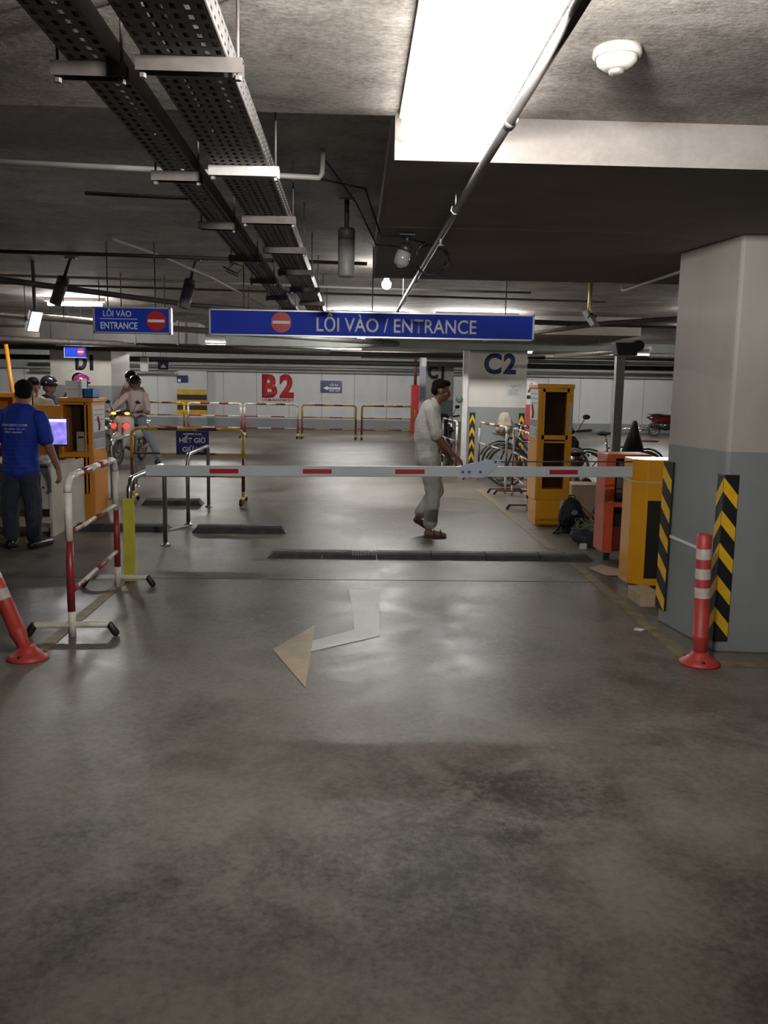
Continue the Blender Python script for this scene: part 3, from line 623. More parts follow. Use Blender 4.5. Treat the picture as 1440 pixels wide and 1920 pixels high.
far = [((-8.3, 26.7), (-6.9, 26.6), (BROWN, YEL), 'leftmost yellow and brown barrier of the far row, behind the motorbike riders'),
       ((-6.7, 26.6), (-5.1, 26.5), (BROWN, YEL), 'yellow and brown barrier of the far row in front of the striped pilaster'),
       ((-4.98, 26.5), (-3.38, 26.4), (RED, WHITE), 'red and white barrier of the far row directly right of the striped pilaster'),
       ((-3.28, 26.4), (-1.68, 26.35), (RED, WHITE), 'red and white barrier of the far row under the large B2'),
       ((-1.55, 26.3), (.06, 26.25), (RED, YEL), 'red and yellow barrier of the far row under the WAY OUT sign'),
       ((.24, 26.2), (1.84, 26.15), (RED, YEL), 'red and yellow barrier of the far row nearest the red hydrant box')]
for a, b, c, l in far: railing('barrier_railing', l, 'barrier', GB, a, b, h=1.02, cols=c, r=.03, footm=PVC)
railing('barrier_railing', 'barrier standing lengthwise behind the walking man, end on', 'barrier', None, (1.74, 19.3), (1.76, 20.9), h=1.0, cols=(RED, YEL))
GR = 'barriers along the bicycle parking'
railing('barrier_railing', 'red and white lane barrier touching the right orange cabinet', 'barrier', GR, (2.27, 11.15), (2.36, 12.75), cols=(RED, WHITE), r=.017, footm=BROWN)
railing('barrier_railing', 'lane barrier in front of the bicycles, second from the right orange cabinet', 'barrier', GR, (2.30, 13.0), (2.16, 14.9), cols=(BROWN, WHITE), r=.018, footm=BROWN, stripe=[(0, .3, 1), (.3, .6, 0), (.6, 1, 1)])
railing('barrier_railing', 'lane barrier just behind the walking man, farthest of the bicycle row', 'barrier', GR, (1.80, 15.15), (1.72, 16.75), cols=(BROWN, WHITE), r=.018, footm=BROWN)
# fallen barrier bar
tag(obj('barrier_rail', G().tube([(2.56, 10.3, .36), (2.72, 9.4, .14)], .02, 8).tube([(2.56, 10.3, 0), (2.56, 10.3, .42)], .02, 8), mat('dull_brown_bar', (.22, .14, .10), .5)), 'slanting dull brown barrier bar beside the black backpack', 'barrier')

# stainless hoops
def hoop(label, P0, P1, h, r=.022, dip=.0):
    a, b = V((P0[0], P0[1], 0)), V((P1[0], P1[1], 0)); u = (b-a).normalized(); z = V((0, 0, 1)); rc = .10
    t = thing('guard_hoop', label, 'guard rail', ((a+b)/2)[:], 'stainless steel lane hoops')
    pts = [a+z*.01, a+z*(h-rc)]+[a+z*(h-rc)+u*(rc*(1-cos(k*pi/8)))+z*(rc*sin(k*pi/8)) for k in (1, 2, 3, 4)]
    pts += [b+z*(h-rc)-u*(rc*(1-cos(k*pi/8)))+z*(rc*sin(k*pi/8)) for k in (4, 3, 2, 1)]+[b+z*(h-rc), b+z*.01]
    obj('tube', G().tube(pts, r, 12), STEEL, t)
    for p in (a, b): obj('floor_flange', G().lathe([(.05, 0), (.05, .008), (.028, .02), (.026, .03)], 16, c=p), STEEL, t)
    return t
hoop('stainless hoop rail behind the yellow post at the boom tip', (-1.80, 7.02), (-1.82, 8.42), .79)
hoop('stainless hoop rail in front of the blue HẾT GIỜ board', (-1.835, 9.68), (-1.85, 11.15), .79)
hoop('stainless hoop rail behind the left orange cabinet, nearest the scooter', (-3.25, 11.8), (-3.3, 13.3), .80)
tag(obj('post_block', G().box((-1.80, 6.81, 0), (-1.715, 6.84, .66)).box((-1.80, 6.80, .03), (-1.79, 6.86, .64)), LIMEP, bevel=.004), 'flat yellow-green post standing against the hoop rail at the boom tip', 'post')
tag(obj('white_strip', G().box((0, 0, 0), (.035, .34, .01)).xf(M.Translation((-1.99, 9.28, .002)) @ M.Rotation(R(-28), 4, 'Z')), PAPER), 'thin white strip lying at the foot of the stainless hoop', 'strip')
tag(obj('steel_loop', G().tube([(3.07, 9.0, .80), (3.07, 9.0, .87), (3.2, 9.0, .87), (3.2, 9.0, .80)], .008, 8).box((3.0, 8.98, 0), (3.26, 9.08, .81)), STEEL), 'small steel loop standing up behind the yellow gate cabinet', 'handle')

# speed bumps
def bump(label, x0, x1, y, d=.26, h=.05, n=4, patch=None):
    t = thing('rubber_bump', label, 'speed bump', ((x0+x1)/2, y, 0), 'black rubber bumps on the floor')
    for i in range(n):
        a = x0+(x1-x0)*i/n+.004; b = x0+(x1-x0)*(i+1)/n-.004
        g = G(); e0 = .05 if i == 0 else 0; e1 = .05 if i == n-1 else 0
        pr = [(-d/2, 0), (-d*.36, h*.75), (-d*.2, h), (d*.2, h), (d*.36, h*.75), (d/2, 0)]
        k = len(pr); vs = [(a, y+p, q) if q == 0 else (a+e0, y+p, q) for p, q in pr]+[(b, y+p, q) if q == 0 else (b-e1, y+p, q) for p, q in pr]
        g.add(vs, [tuple(range(k)), tuple(range(2*k-1, k-1, -1))]+[(j, (j+1) % k, (j+1) % k+k, j+k) for j in range(k)])
        s_ = obj('rubber_section', g, RUBBER, t)
        obj('bolt', G().lathe([(.014, h-.002), (.014, h+.003)], 10, c=((a+b)/2, y, 0)), BLACK, s_)
    if patch:
        g = G(); 
        for i in range(9):
            for j in range(3): g.box((patch[0]+i*(patch[1]-patch[0])/9, y-d*.42+j*.03, h*.62+j*.012), (patch[0]+i*(patch[1]-patch[0])/9+.016, y-d*.42+j*.03+.018, h*.72+j*.012))
        obj('worn_reflective_patch', g, mat('worn_reflector', (.5, .5, .48), .4), t)
bump('long rubber speed bump behind the boom, across the lane', -.78, 2.24, 7.95, n=6, patch=(.0, .22))
bump('short rubber bump left of the lane beyond the hoop rail, second nearest', -1.71, -.70, 9.28, n=1, h=.07)
bump('rubber bump between the desk and the stainless hoops', -2.98, -1.95, 9.3, n=1, h=.07)
bump('rubber bump behind the yellow barrier board, farthest of the bumps', -2.74, -1.95, 11.35, n=1, h=.08)

# ------------------------------------------------------------------ ceiling services
ORD = ['nearest', 'second', 'third', 'fourth', 'fifth', 'sixth', 'seventh', 'eighth', 'ninth']
def tray(xa, xb, xa2, xb2, y0, y1, z, label, slots, flange=.075, solid=False):
    """perforated cable tray: xa..xb at y0, xa2..xb2 at y1"""
    t = thing('cable_tray', label, 'cable tray', ((xa+xb)/2, y0, z))
    def X(f, y): 
        k = (y-y0)/(y1-y0); a = xa+(xa2-xa)*k; b = xb+(xb2-xb)*k; return a+(b-a)*f
    g = G(); step = .058; n = int((y1-y0)/step)
    for i in range(n):
        ya = y0+i*step; yb = ya+step
        for j in range(slots):
            sh = .3*step if j % 2 else 0
            f0, f1 = j/slots, (j+1)/slots; m0, m1 = f0+.27/slots, f1-.27/slots; p, q = ya+.008+sh*.4, yb-.020+sh*.4
            P = lambda f, y: V((X(f, y), y, z))
            g.add([P(f0, ya), P(f1, ya), P(f1, yb), P(f0, yb), P(m0, p), P(m1, p), P(m1, q), P(m0, q)], [(0, 1, 5, 4), (1, 2, 6, 5), (2, 3, 7, 6), (3, 0, 4, 7)])
    o = obj('perforated_bottom', g, GALVD, t); sd = o.modifiers.new('thickness', 'SOLIDIFY'); sd.thickness = .002
    for f in (0, 1):
        if solid or f == 0:
            g = G().prism([(X(f, y0)-.0015, y0), (X(f, y0)+.0015, y0), (X(f, y1)+.0015, y1), (X(f, y1)-.0015, y1)], z, z+flange); obj('side_flange', g, PIPED if solid else GALVD, t)
        else:
            g = G()
            for i in range(n):
                ya = y0+i*step; yb = ya+step
                for j in range(2):
                    z0 = z+flange*j/2; z1 = z+flange*(j+1)/2; a, b = z0+.014, z1-.014; sh = .008 if j else 0; p, q = ya+.010+sh, yb-.022+sh
                    P = lambda zz, y: V((X(1, y), y, zz))
                    g.add([P(z0, ya), P(z0, yb), P(z1, yb), P(z1, ya), P(a, p), P(a, q), P(b, q), P(b, p)], [(0, 1, 5, 4), (1, 2, 6, 5), (2, 3, 7, 6), (3, 0, 4, 7)])
            o = obj('side_flange', g, GALV, t); sd = o.modifiers.new('thickness', 'SOLIDIFY'); sd.thickness = .002
    k = 4 if slots > 5 else 2
    for c in range(k):
        f = (c+.5)/k; yy = [y0+(y1-y0)*i/14 for i in range(15)]
        cb = obj('added_cable', G().tube([(X(f, y), y, z+.024+.003*((i*7+c*3) % 3)) for i, y in enumerate(yy)], .019, 7), BLACK); tag(cb, 'added black cable darkening the holes of the %s, number %s from its left edge' % ('wide cable tray' if slots > 5 else 'narrow cable tray', ['one', 'two', 'three', 'four'][c]), 'cable', 'added cables darkening the ceiling tray holes')  # cables added so the tray holes look black from below
    return X
TX = tray(-.60, -.365, -.565, -.375, 1.6, 12.4, 2.455, 'wide perforated steel cable tray running along the ceiling', 7)
TX2 = tray(-.815, -.68, -.86, -.715, 1.6, 12.0, 2.455, 'narrow perforated cable tray left of the wide one', 4, flange=.06, solid=True)
def hangers(TXf, ys, ext0, ext1, which, bright=()):
    for i, y in enumerate(ys):
        a, b = TXf(0, y)-ext0, TXf(1, y)+ext1; top = ZS if y < 3.63 else ZH
        t = thing('tray_hanger', '%s steel trapeze hanger under the %s cable tray' % (ORD[i]+(' nearest' if i else ''), which), 'hanger', ((a+b)/2, y, 2.41), 'hangers of the '+which+' cable tray')
        m = GALVL if i in bright else GALVD
        g = G(); g.box((a, y-.02, 2.448), (b, y+.02, 2.452)); g.box((a, y-.022, 2.412), (b, y-.019, 2.452)); g.box((a, y+.019, 2.412), (b, y+.022, 2.452)); obj('channel', g, m, t)
        for x in (a+.015, b-.015):
            r = obj('threaded_rod', G().tube([(x, y, 2.40), (x, y, top)], .0045, 6), GALVD, t)
            obj('nut', G().lathe([(.011, 2.398), (.011, 2.410)], 6, c=(x, y, 0), smooth=False), GALV, r)
hangers(TX, [2.60, 3.80, 4.86, 5.9, 7.0, 8.2, 9.5, 10.8], .02, .045, 'wide', bright=(1,))  # second hanger in lighter metal: lamplight on it put into the colour
hangers(TX2, [2.66, 3.92, 5.07, 6.3, 7.6, 9.0, 10.5], .05, .025, 'narrow')
# sprinkler pipe along the lane
sp = thing('sprinkler_pipe', 'long sprinkler pipe slanting down the ceiling towards the blue sign', 'pipe', (.47, 5, 2.38))
obj('tube', G().tube([(.486, 1.2, 2.385), (.470, 3.6, 2.38), (.460, 6.5, 2.38), (.455, 11.5, 2.38)], .0165, 12), PIPER, sp)
for y in (2.85, 6.9, 9.6):
    obj('coupling', G().tube([(.478-.003*(y-2.8), y-.03, 2.381), (.478-.003*(y-2.8), y+.03, 2.381)], .021, 12), PIPER, sp)
for y in (4.9, 8.1): obj('sprinkler_head', G().tube([(.462, y, 2.38), (.462, y, 2.33)], .006, 8).lathe([(.02, 2.327), (.02, 2.33)], 12, c=(.462, y, 0)), GALVL, sp)
for y in (4.2, 8.6): obj('pipe_clip', G().tube([(.463+.022*sin(k), y, 2.38+.022*cos(k)) for k in (.5, 1.5, 2.5, 3.5, 4.5, 5.5)], .004, 5).tube([(.463, y, 2.40), (.463, y, ZP if y < 7 else ZH)], .004, 5), GALVL, sp)
cable = [(.46+.10*cos(a*.9)+.012*sin(a*3.1), 5.42+.05*sin(a*1.7), 2.335+.085*sin(a*.9)+.008*cos(a*2.3)) for a in [i*.35 for i in range(46)]]
tag(obj('cable_coil', G().tube(cable, .006, 6), BLACK), 'coil of black cable looped round the sprinkler pipe', 'cable')
sd_ = thing('smoke_detector', 'round white smoke detector on the near ceiling slab', 'smoke detector', (.817, 2.89, 2.55))
obj('base', G().lathe([(.076, ZS), (.077, ZS-.022), (.070, ZS-.028)], 28, c=(.817, 2.89, 0)), mat('detector_cream', (.42, .39, .34), .5), sd_); obj('dome', G().lathe([(.066, ZS-.026), (.062, ZS-.045), (.045, ZS-.058), (.030, ZS-.062)], 28, c=(.817, 2.89, 0)), mat('detector_cream', (.42, .39, .34), .5), sd_)
obj('sensor_tip', G().lathe([(.026, ZS-.060), (.024, ZS-.074), (.01, ZS-.078)], 20, c=(.817, 2.89, 0)), GALV, sd_)
def pendant(x, y, L, stem, r, tilt, label, mt=PVC):
    t = thing('cylinder_lamp', label, 'lamp', (x, y, ZH)); mx = M.Translation((x, y, ZH)) @ M.Rotation(tilt[0], 4, 'X') @ M.Rotation(tilt[1], 4, 'Y')
    obj('mount_plate', G().box((-.05, -.03, -.012), (.05, .03, 0)).xf(M.Translation((x, y, ZH))), GALVD, t)
    obj('stem', G().tube([(0, 0, 0), (0, 0, -stem)], .016, 10).xf(mx), PIPED, t)
    obj('cap', G().lathe([(r*.95, -stem), (r*1.03, -stem-.02), (r*1.03, -stem-.075)], 24).xf(mx), PIPED, t)
    obj('cylinder', G().lathe([(r, -stem-.075), (r, -stem-L), (r*.9, -stem-L-.01)], 24).xf(mx), mt, t)
CY = mat('cylinder_grey', (.20, .19, .175), .5)
pendant(-.06, 5.75, .29, .185, .053, (0, 0), 'grey cylinder lamp hanging above the left half of the long sign', CY)
pendant(-1.53, 8.65, .27, .20, .055, (R(-8), R(14)), 'tilted grey cylinder lamp above the gap between the two entrance signs', CY)
pendant(-2.73, 8.7, .27, .20, .055, (R(-8), R(18)), 'tilted grey cylinder lamp above the small entrance sign', CY)
t = thing('jar_lamp', 'unlit jar lamp under the drop panel beside the cable coil', 'lamp', (.30, 5.25, 2.45))
obj('mount', G().box((.255, 5.23, 2.435), (.345, 5.27, ZP)), BLACK, t); obj('neck', G().tube([(.30, 5.25, 2.44), (.30, 5.25, 2.39)], .018, 10), BLACK, t)
jm = M.Translation((.30, 5.25, 2.39)) @ M.Rotation(R(18), 4, 'Y')
obj('cap', G().lathe([(.02, 0), (.045, -.02), (.047, -.05)], 20).xf(jm), BLACK, t); obj('glass_jar', G().lathe([(.044, -.05), (.046, -.09), (.04, -.125), (.015, -.14)], 20).xf(jm), mat('jar_glass', (.22, .21, .2), .15), t)
# pipes crossing the ceiling
def pipe(pts, r, m, label, n=8, nm='ceiling_pipe', clips=()):
    o = obj(nm, G().tube(pts, r, n), m); return tag(o, label, 'pipe')
pipe([(-8, 4.0, 2.60), (-6, 4.02, 2.6), (-.24, 4.60, 2.60), (-.19, 4.61, 2.60), (-.175, 4.61, 2.62), (-.17, 4.61, 2.74)], .014, PVC, 'pale conduit crossing above both trays and turning up')
pipe([(-1.6, 5.4, 2.66), (-.8, 5.5, 2.66)], .012, PIPED, 'short dark pipe stub left of the narrow cable tray')
pipe([(-9, 7.2, 2.62), (-2, 7.6, 2.62), (.1, 7.8, 2.62)], .016, PIPED, 'dark pipe crossing above the cylinder lamps')
pipe([(-9, 8.6, 2.60), (-2.6, 9.1, 2.6), (.1, 9.5, 2.6), (1.9, 9.6, 2.6)], .013, PVC, 'pale pipe crossing just above the small entrance sign')
pipe([(-7.5, 9.6, 2.62), (3, 10.6, 2.62)], .012, PIPED, 'thin dark pipe behind the tilted cylinder lamps')
pipe([(-4.2, 7.4, 2.56), (-3.4, 8.4, 2.50), (-2.0, 11, 2.52), (-.5, 12.5, 2.55)], .03, PIPED, 'dark pipe slanting in from the upper left corner')
pipe([(-1.95, 7.3, 2.70), (-1.7, 7.9, 2.66), (-1.38, 8.6, 2.57), (-1.2, 9.2, 2.5), (-1.0, 10, 2.42)], .013, PVC, 'pale flexible hose beside the middle cylinder lamp')
pipe([(2.266, 7.5, 2.44), (2.262, 7.5, 2.41), (2.266, 7.45, 2.40), (2.33, 5.76, 2.41)], .011, PVC, 'thin pale conduit running to the top of the near pillar')
pipe([(-.3, 5.0, 2.70), (.05, 5.1, 2.66), (.145, 5.2, 2.42), (.25, 5.25, 2.43), (.42, 5.4, 2.42)], .006, BLACK, 'black wire drooping across to the jar lamp', nm='ceiling_wire')
pipe([(-.17, 4.7, 2.72), (.0, 5.3, 2.62), (.13, 5.7, 2.45), (.3, 5.5, 2.41)], .005, BLACK, 'thin black wire running to the cable coil', nm='ceiling_wire')
pipe([(-1.25, 8.5, 2.66), (-1.12, 8.5, 2.60), (-1.05, 8.5, 2.66), (-1.15, 8.52, 2.70), (-1.22, 8.5, 2.62), (-1.1, 8.5, 2.57)], .007, BLACK, 'small tangle of black cable under the ceiling between the signs', nm='ceiling_wire')
pipe([(-5.9, 11.6, 2.5), (-2.4, 13.3, 2.36), (2, 16.0, 2.3)], .045, GALV, 'long pale duct pipe under the bright tube at left')
pipe([(-7, 13.2, 2.22), (-3.5, 15.0, 2.2), (-.5, 17.5, 2.25)], .05, GALVD, 'grey pipe below the long dark duct')
pipe([(-6, 18, 2.25), (-1, 18.6, 2.25), (4, 18.4, 2.25)], .05, PIPED, 'dark pipe crossing far behind the long sign')
pipe([(-12, 20.5, 2.35), (12, 20.5, 2.35)], .05, GALVD, 'grey pipe crossing the whole far ceiling')
pipe([(-12, 24, 2.22), (12, 24.2, 2.22)], .07, PIPED, 'dark thick pipe crossing low before the back wall')
pipe([(-12, 32.9, 2.22), (12, 32.9, 2.22)], .06, GALV, 'pale pipe running along the back wall top')
pipe([(-12, 33.0, 1.98), (-6.7, 33.0, 1.98)], .05, PVC, 'pale pipe on the back wall left of the striped pilaster')
pipe([(.9, 11.9, 2.50), (3, 12.2, 2.48), (8, 12.2, 2.48)], .035, PIPED, 'dark pipe crossing right of the long sign')
pipe([(1.9, 13.0, 2.28), (3.2, 11.2, 2.42), (6.2, 10.0, 2.60)], .028, GALVD, 'grey pipe slanting up behind the brass floodlight')
pipe([(3.3, 14.4, 2.12), (4.4, 13.0, 2.20)], .04, GALV, 'short pale pipe end left of the camera post')
pipe([(4.6, 13.6, 2.12), (7.5, 13.4, 2.14)], .04, GALV, 'short pale pipe beside the near pillar')
pipe([(3.0, 15.1, 2.05), (9, 15.1, 2.05)], .03, PIPED, 'dark pipe low behind the right orange cabinet')
pipe([(2.98, 12.2, 2.48), (2.98, 12.2, 2.43)], .06, PIPED, 'pipe clamp on the dark pipe right of the long sign', nm='pipe_clamp')
pipe([(-3.66, 7.5, ZH), (-3.64, 7.5, 2.4), (-3.62, 7.5, 1.9), (-3.60, 7.6, 1.2)], .009, GALV, 'thin grey cable hanging down at the left beside the attendant', nm='hanging_cable')
st_ = thing('cross_beam', 'grey-green steel beam crossing behind the long sign', 'beam', (3, 14.2, 2.2))
obj('web', G().box((-2.2, 15.2, 2.25), (6.6, 15.26, 2.39)), BEAMM, st_); obj('flange', G().box((-2.2, 15.16, 2.235), (6.6, 15.295, 2.25)), BEAMM, st_)
for x in (-1.8, .2, 2.2, 4.2, 6.2): obj('hanger_rod', G().tube([(x, 15.23, 2.39), (x, 15.23, ZH if x < .3 or x > 4.5 else ZP)], .008, 6), PIPED, st_)
t = thing('air_duct', 'large dark air duct behind the small entrance sign', 'duct', (-3.7, 14.2, 2.2))
obj('duct_body', G().box((-5.2, 14.8, 2.22), (-2.6, 15.5, 2.58)), DUCT, t, bevel=.01)
for x in (-4.9, -4.2, -3.5, -2.8): obj('duct_rib', G().box((x-.15, 14.78, 2.20), (x-.12, 15.52, 2.60)), DUCT, t)
for x in (-5.0, -2.8): obj('hanger_rod', G().tube([(x, 14.77, 2.2), (x, 14.77, ZH)], .007, 6), PIPED, t)
for i, (x, y, zb) in enumerate(((-3.4, 10.5, 2.3), (-2.9, 10.2, 2.35), (-4.1, 11.2, 2.3), (-2.55, 9.8, 2.3), (-1.3, 10.9, 2.3), (-2.1, 9.9, 2.32))):
    tag(obj('threaded_rod', G().tube([(x, y, zb), (x, y, ZH)], .006, 6), GALVD), ['thin rod hanging above the small sign near its centre', 'thin rod hanging above the small sign, right of centre', 'thin rod hanging left of the small sign', 'thin rod hanging above the red disc of the small sign', 'thin rod hanging above the left end of the long sign', 'thin rod hanging between the two cylinder lamps'][i], 'rod', 'thin ceiling rods')

# far fittings
t = thing('hydrant_cabinet', 'tall red hydrant cabinet by the back wall left of pillar C1', 'cabinet', (2.12, 30, .9))
obj('body', G().box((1.97, 30, .0), (2.28, 30.4, 1.68)), HYDR, t, bevel=.01); obj('door_frame', G().box((2.0, 29.985, .95), (2.25, 30, 1.62)), HYDR, t); obj('riser_pipe', G().tube([(2.1, 30.2, 1.68), (2.1, 30.2, ZH)], .05, 8), BROWN, t)
t = thing('steel_post', 'lilac-grey square post standing left of the C1 pillar', 'post', (1.72, 22, 0))
obj('post', G().box((1.64, 22, .02), (1.80, 22.16, 2.33)), mat('post_lilac', (.33, .33, .42), .5), t); obj('base_plate', G().box((1.58, 21.94, 0), (1.86, 22.22, .02)), GALV, t); obj('cap', G().box((1.68, 21.96, 2.1), (1.8, 22, 2.4)), PLAST, t)
t = thing('steel_post', 'white post with a round green valve wheel against the C2 pillar', 'post', (1.95, 15.3, 0))
obj('post', G().box((1.90, 15.3, 0), (1.99, 15.39, ZP)), mat('post_white', (.5, .49, .47), .5), t); obj('valve_wheel', G().lathe([(.03, 15.24), (.062, 15.25), (.062, 15.28), (.03, 15.29)], 16, c=(1.84, 0, 1.38), axis='Y').tube([(1.84, 15.27, 1.38), (1.92, 15.33, 1.38)], .015, 6), mat('valve_green', (.06, .10, .07), .4), t, label='green valve wheel')
t = thing('camera_post', 'steel post with a black camera box on top, behind the bicycles', 'post', (3.62, 12, 0))
obj('post', G().box((3.60, 12.0, 0), (3.72, 12.1, 2.04)), GALV, t, bevel=.004); c_ = obj('camera_box', G().prism([(-.14, 2.22), (.2, 2.22), (.17, 2.05), (-.10, 2.05)], 11.9, 12.12, 'Y').xf(M.Translation((3.68, 0, 0))), BLACK, t, bevel=.01); obj('camera_drum', G().lathe([(.075, 11.88), (.075, 12.1)], 18, c=(3.86, 0, 2.18), axis='Y'), BLACK, c_); obj('base_plate', G().box((3.55, 11.95, 0), (3.77, 12.15, .01)), GALV, t)
t = thing('banner', 'narrow white and red banner with letter A behind the right orange cabinet', 'banner', (3.12, 15.3, .8))
obj('cloth', G().box((3.02, 15.3, 1.03), (3.19, 15.31, 1.73)), PAPER, t); obj('red_field', G().box((3.02, 15.29, .70), (3.19, 15.3, 1.31)), mat('banner_red', (.45, .06, .04), .6), t); obj('black_band', G().box((3.03, 15.29, 1.41), (3.18, 15.3, 1.47)), BLK, t); txt('lettering', 'A', 3.04, 3.17, 1.53, .15, 15.29, mat('banner_letter', (.3, .06, .06), .6), t, bold=.04); obj('pole', G().tube([(3.12, 15.33, 0), (3.12, 15.33, 1.75)], .012, 6).lathe([(.12, 0), (.12, .015)], 16, c=(3.12, 15.33, 0)), GALV, t)
t = thing('boom_pole', 'raised orange boom pole far behind the attendant', 'barrier gate', (-5.2, 13.3, 0))
obj('arm', G().tube([(-5.05, 13.3, .9), (-5.17, 13.3, 2.1)], .032, 8), ORANGE, t); obj('gate_box', G().box((-5.25, 13.1, 0), (-4.9, 13.4, .95)), ORANGE, t, bevel=.01)

# ------------------------------------------------------------------ delineators, guards, small things
def delineator(x, y, lean, label, bands, dirt=0):
    t = thing('delineator_post', label, 'delineator post', (x, y, 0))
    mx = M.Translation((x, y, .02)) @ M.Rotation(lean[0], 4, 'X') @ M.Rotation(lean[1], 4, 'Y')
    prof = [(.040, .06), (.046, .10), (.050, .16)]; n = len(bands); 
    g = G(); zs = [.16]+[b[0] for b in bands]; r0 = .050
    pf = [(.036, .03), (.038, .09), (.048, .14), (.046, .16)]; mi = [0, 0, 0]
    for z, c in bands: 
        rr = .0455-.004*((z-.16)/.6); pf += [(rr, pf[-1][1]+.001), (rr, z)]; mi += [c, c]
    pf += [(.030, bands[-1][0]+.008)]; mi += [0]
    obj('tube', g.lathe(pf, 24, mis=mi).xf(mx), (DREDP, DWHIT), t)
    b = obj('base', G().lathe([(.115, 0), (.115, .012), (.09, .03), (.052, .055), (.045, .075)], 28, c=(x, y, 0)), DREDP, t)
    for a in (R(-100), R(20), R(140)): obj('bolt', G().lathe([(.012, .018), (.012, .034), (.006, .038)], 8, c=(x+.085*cos(a), y+.085*sin(a), 0)), BLACK, b)
delineator(2.02, 4.80, (0, R(-1.8)), 'upright red and white delineator post by the near pillar corner', [(.44, 0), (.505, 1), (.56, 0), (.62, 1), (.675, 0), (.725, 1)][:0] or [(.375, 0), (.435, 1), (.485, 0), (.545, 1), (.60, 0), (.66, 1), (.735, 0)])
delineator(-1.83, 4.83, (R(-8), R(-24)), 'bent red and white delineator post leaning out at the left edge', [(.34, 0), (.40, 1), (.46, 0), (.52, 1), (.58, 0), (.64, 1), (.74, 0)])
def guard(x, y, z0, z1, wd, label, sx=1, sy=1, period=.195, th=.012, off=.1):
    """corner guard on a pillar corner at (x, y): one leaf runs +x along the front, one runs +y along the side"""
    t = thing('corner_guard', label, 'corner guard', (x, y, z0)); H_ = z1-z0; tc = .006
    g = G(); g.prism([(x-th, y-th), (x+wd, y-th), (x+wd, y-.001), (x-.001, y-.001), (x-.001, y+wd), (x-th, y+wd)], z0, z1); obj('rubber_strip', g, BLACK, t, bevel=.004)
    k = int(H_/period)+1
    for i in range(k+1):
        zt = z1-.015-i*period; hb = .085; dr = .105; lo = z0+.004
        # front leaf: peak at the corner, falling outward
        def leaf(P):
            poly = [(0, zt), (wd*.97, zt-dr), (wd*.97, zt-dr-hb), (0, zt-hb)]
            if zt-hb < lo: return
            poly = [(a, max(lo, b)) for a, b in poly]
            return [P(a, b) for a, b in poly]
        a = leaf(lambda u, v: (x-th+u*(wd+th)/wd*.98, y-th-.0015, v)); b = leaf(lambda u, v: (x-th-.0015, y-th+u*(wd+th)/wd*.98, v))
        if a:
            g = G().add(a, [(0, 1, 2, 3)]).add(b, [(0, 1, 2, 3)]); o = obj('yellow_chevron', g, mat('chevron_yellow', CHEV, .35, var=.08, scale=20), t)
t_ = None
guard(2.193, 5.03, .07, 1.08, .082, 'black and yellow chevron guard on the near corner of the near pillar')
def flatguard(x0, x1, y, z0, z1, label, axis='X'):
    t = thing('corner_guard', label, 'corner guard', ((x0+x1)/2, y, z0))
    obj('rubber_strip', G().box((x0, y-.015, z0), (x1, y, z1)), BLACK, t)
    k = 0
    while z1-.03-k*.22-.2 > z0:
        zt = z1-.03-k*.22; g = G().prism([(x0+.005, zt-.1), ((x0+x1)/2, zt), (x1-.005, zt-.1), (x1-.005, zt-.19), ((x0+x1)/2, zt-.09), (x0+.005, zt-.19)], y-.018, y-.015, 'Y'); obj('yellow_chevron', g, mat('chevron_yellow', CHEV), t); k += 1
flatguard(2.06, 2.16, 15.5, .1, 1.15, 'chevron guard at the left corner of the C2 pillar')
flatguard(2.94, 3.04, 15.5, .1, 1.15, 'chevron guard at the right corner of the C2 pillar')
# the rear corner guard of the near pillar
t = thing('corner_guard', 'black and yellow chevron guard on the rear corner of the near pillar', 'corner guard', (2.09, 5.74, .10))
obj('rubber_strip', G().prism([(2.115, 5.63), (2.10, 5.628), (2.082, 5.752), (2.18, 5.752), (2.18, 5.741), (2.099, 5.741)], .10, 1.10), BLACK, t)
for k in range(5):
    zt = 1.08-k*.2; g = G().add([(2.0985, 5.629, zt-.1), (2.0805, 5.75, zt), (2.0805, 5.75, zt-.09), (2.0985, 5.629, zt-.19)], [(0, 1, 2, 3)]); obj('yellow_chevron', g, mat('chevron_yellow', CHEV), t)
tag(obj('wood_block', G().box((2.105, 6.12, 0), (2.26, 6.42, .095)), WOOD, bevel=.004), 'pale wooden block lying at the foot of the yellow gate cabinet', 'block')
tag(obj('cardboard_sheet', G().prism([(2.09, 7.45), (2.16, 7.18), (2.36, 7.19), (2.36, 7.4), (2.24, 7.62)], .004, .012).xf(M.Translation((0, 0, 0))), CARDB), 'flattened cardboard sheet on the floor between gate cabinet and red frame', 'cardboard')
tag(obj('paper_scrap', G().prism([(1.86, 5.50), (1.90, 5.47), (1.94, 5.51), (1.89, 5.55)], .001, .005), PAPER), 'small white paper scrap on the floor near the yellow line', 'litter')
tag(obj('tape_strip', G().add([(2.107, 5.66, .60), (2.184, 5.12, .58), (2.184, 5.12, .595), (2.107, 5.66, .62), (2.103, 5.66, .60), (2.180, 5.12, .58), (2.180, 5.12, .595), (2.103, 5.66, .62)], [(0, 1, 2, 3), (4, 5, 6, 7), (0, 1, 5, 4), (1, 2, 6, 5), (2, 3, 7, 6), (3, 0, 4, 7)]), PAPER), 'thin white scuffed tape on the side of the near pillar', 'tape')
t = thing('cardboard_box', 'large brown cardboard box standing behind the black backpack', 'box', (2.85, 10.6, 0))
obj('body', G().box((2.66, 10.42, 0), (3.02, 10.80, .43)), CARDB, t, bevel=.004); obj('side_flap', G().box((3.03, 10.44, .1), (3.16, 10.46, .43)), CREAMP, t)
bp_ = thing('backpack', 'black backpack standing on the floor beside the right orange cabinet', 'backpack', (2.42, 9.45, 0))
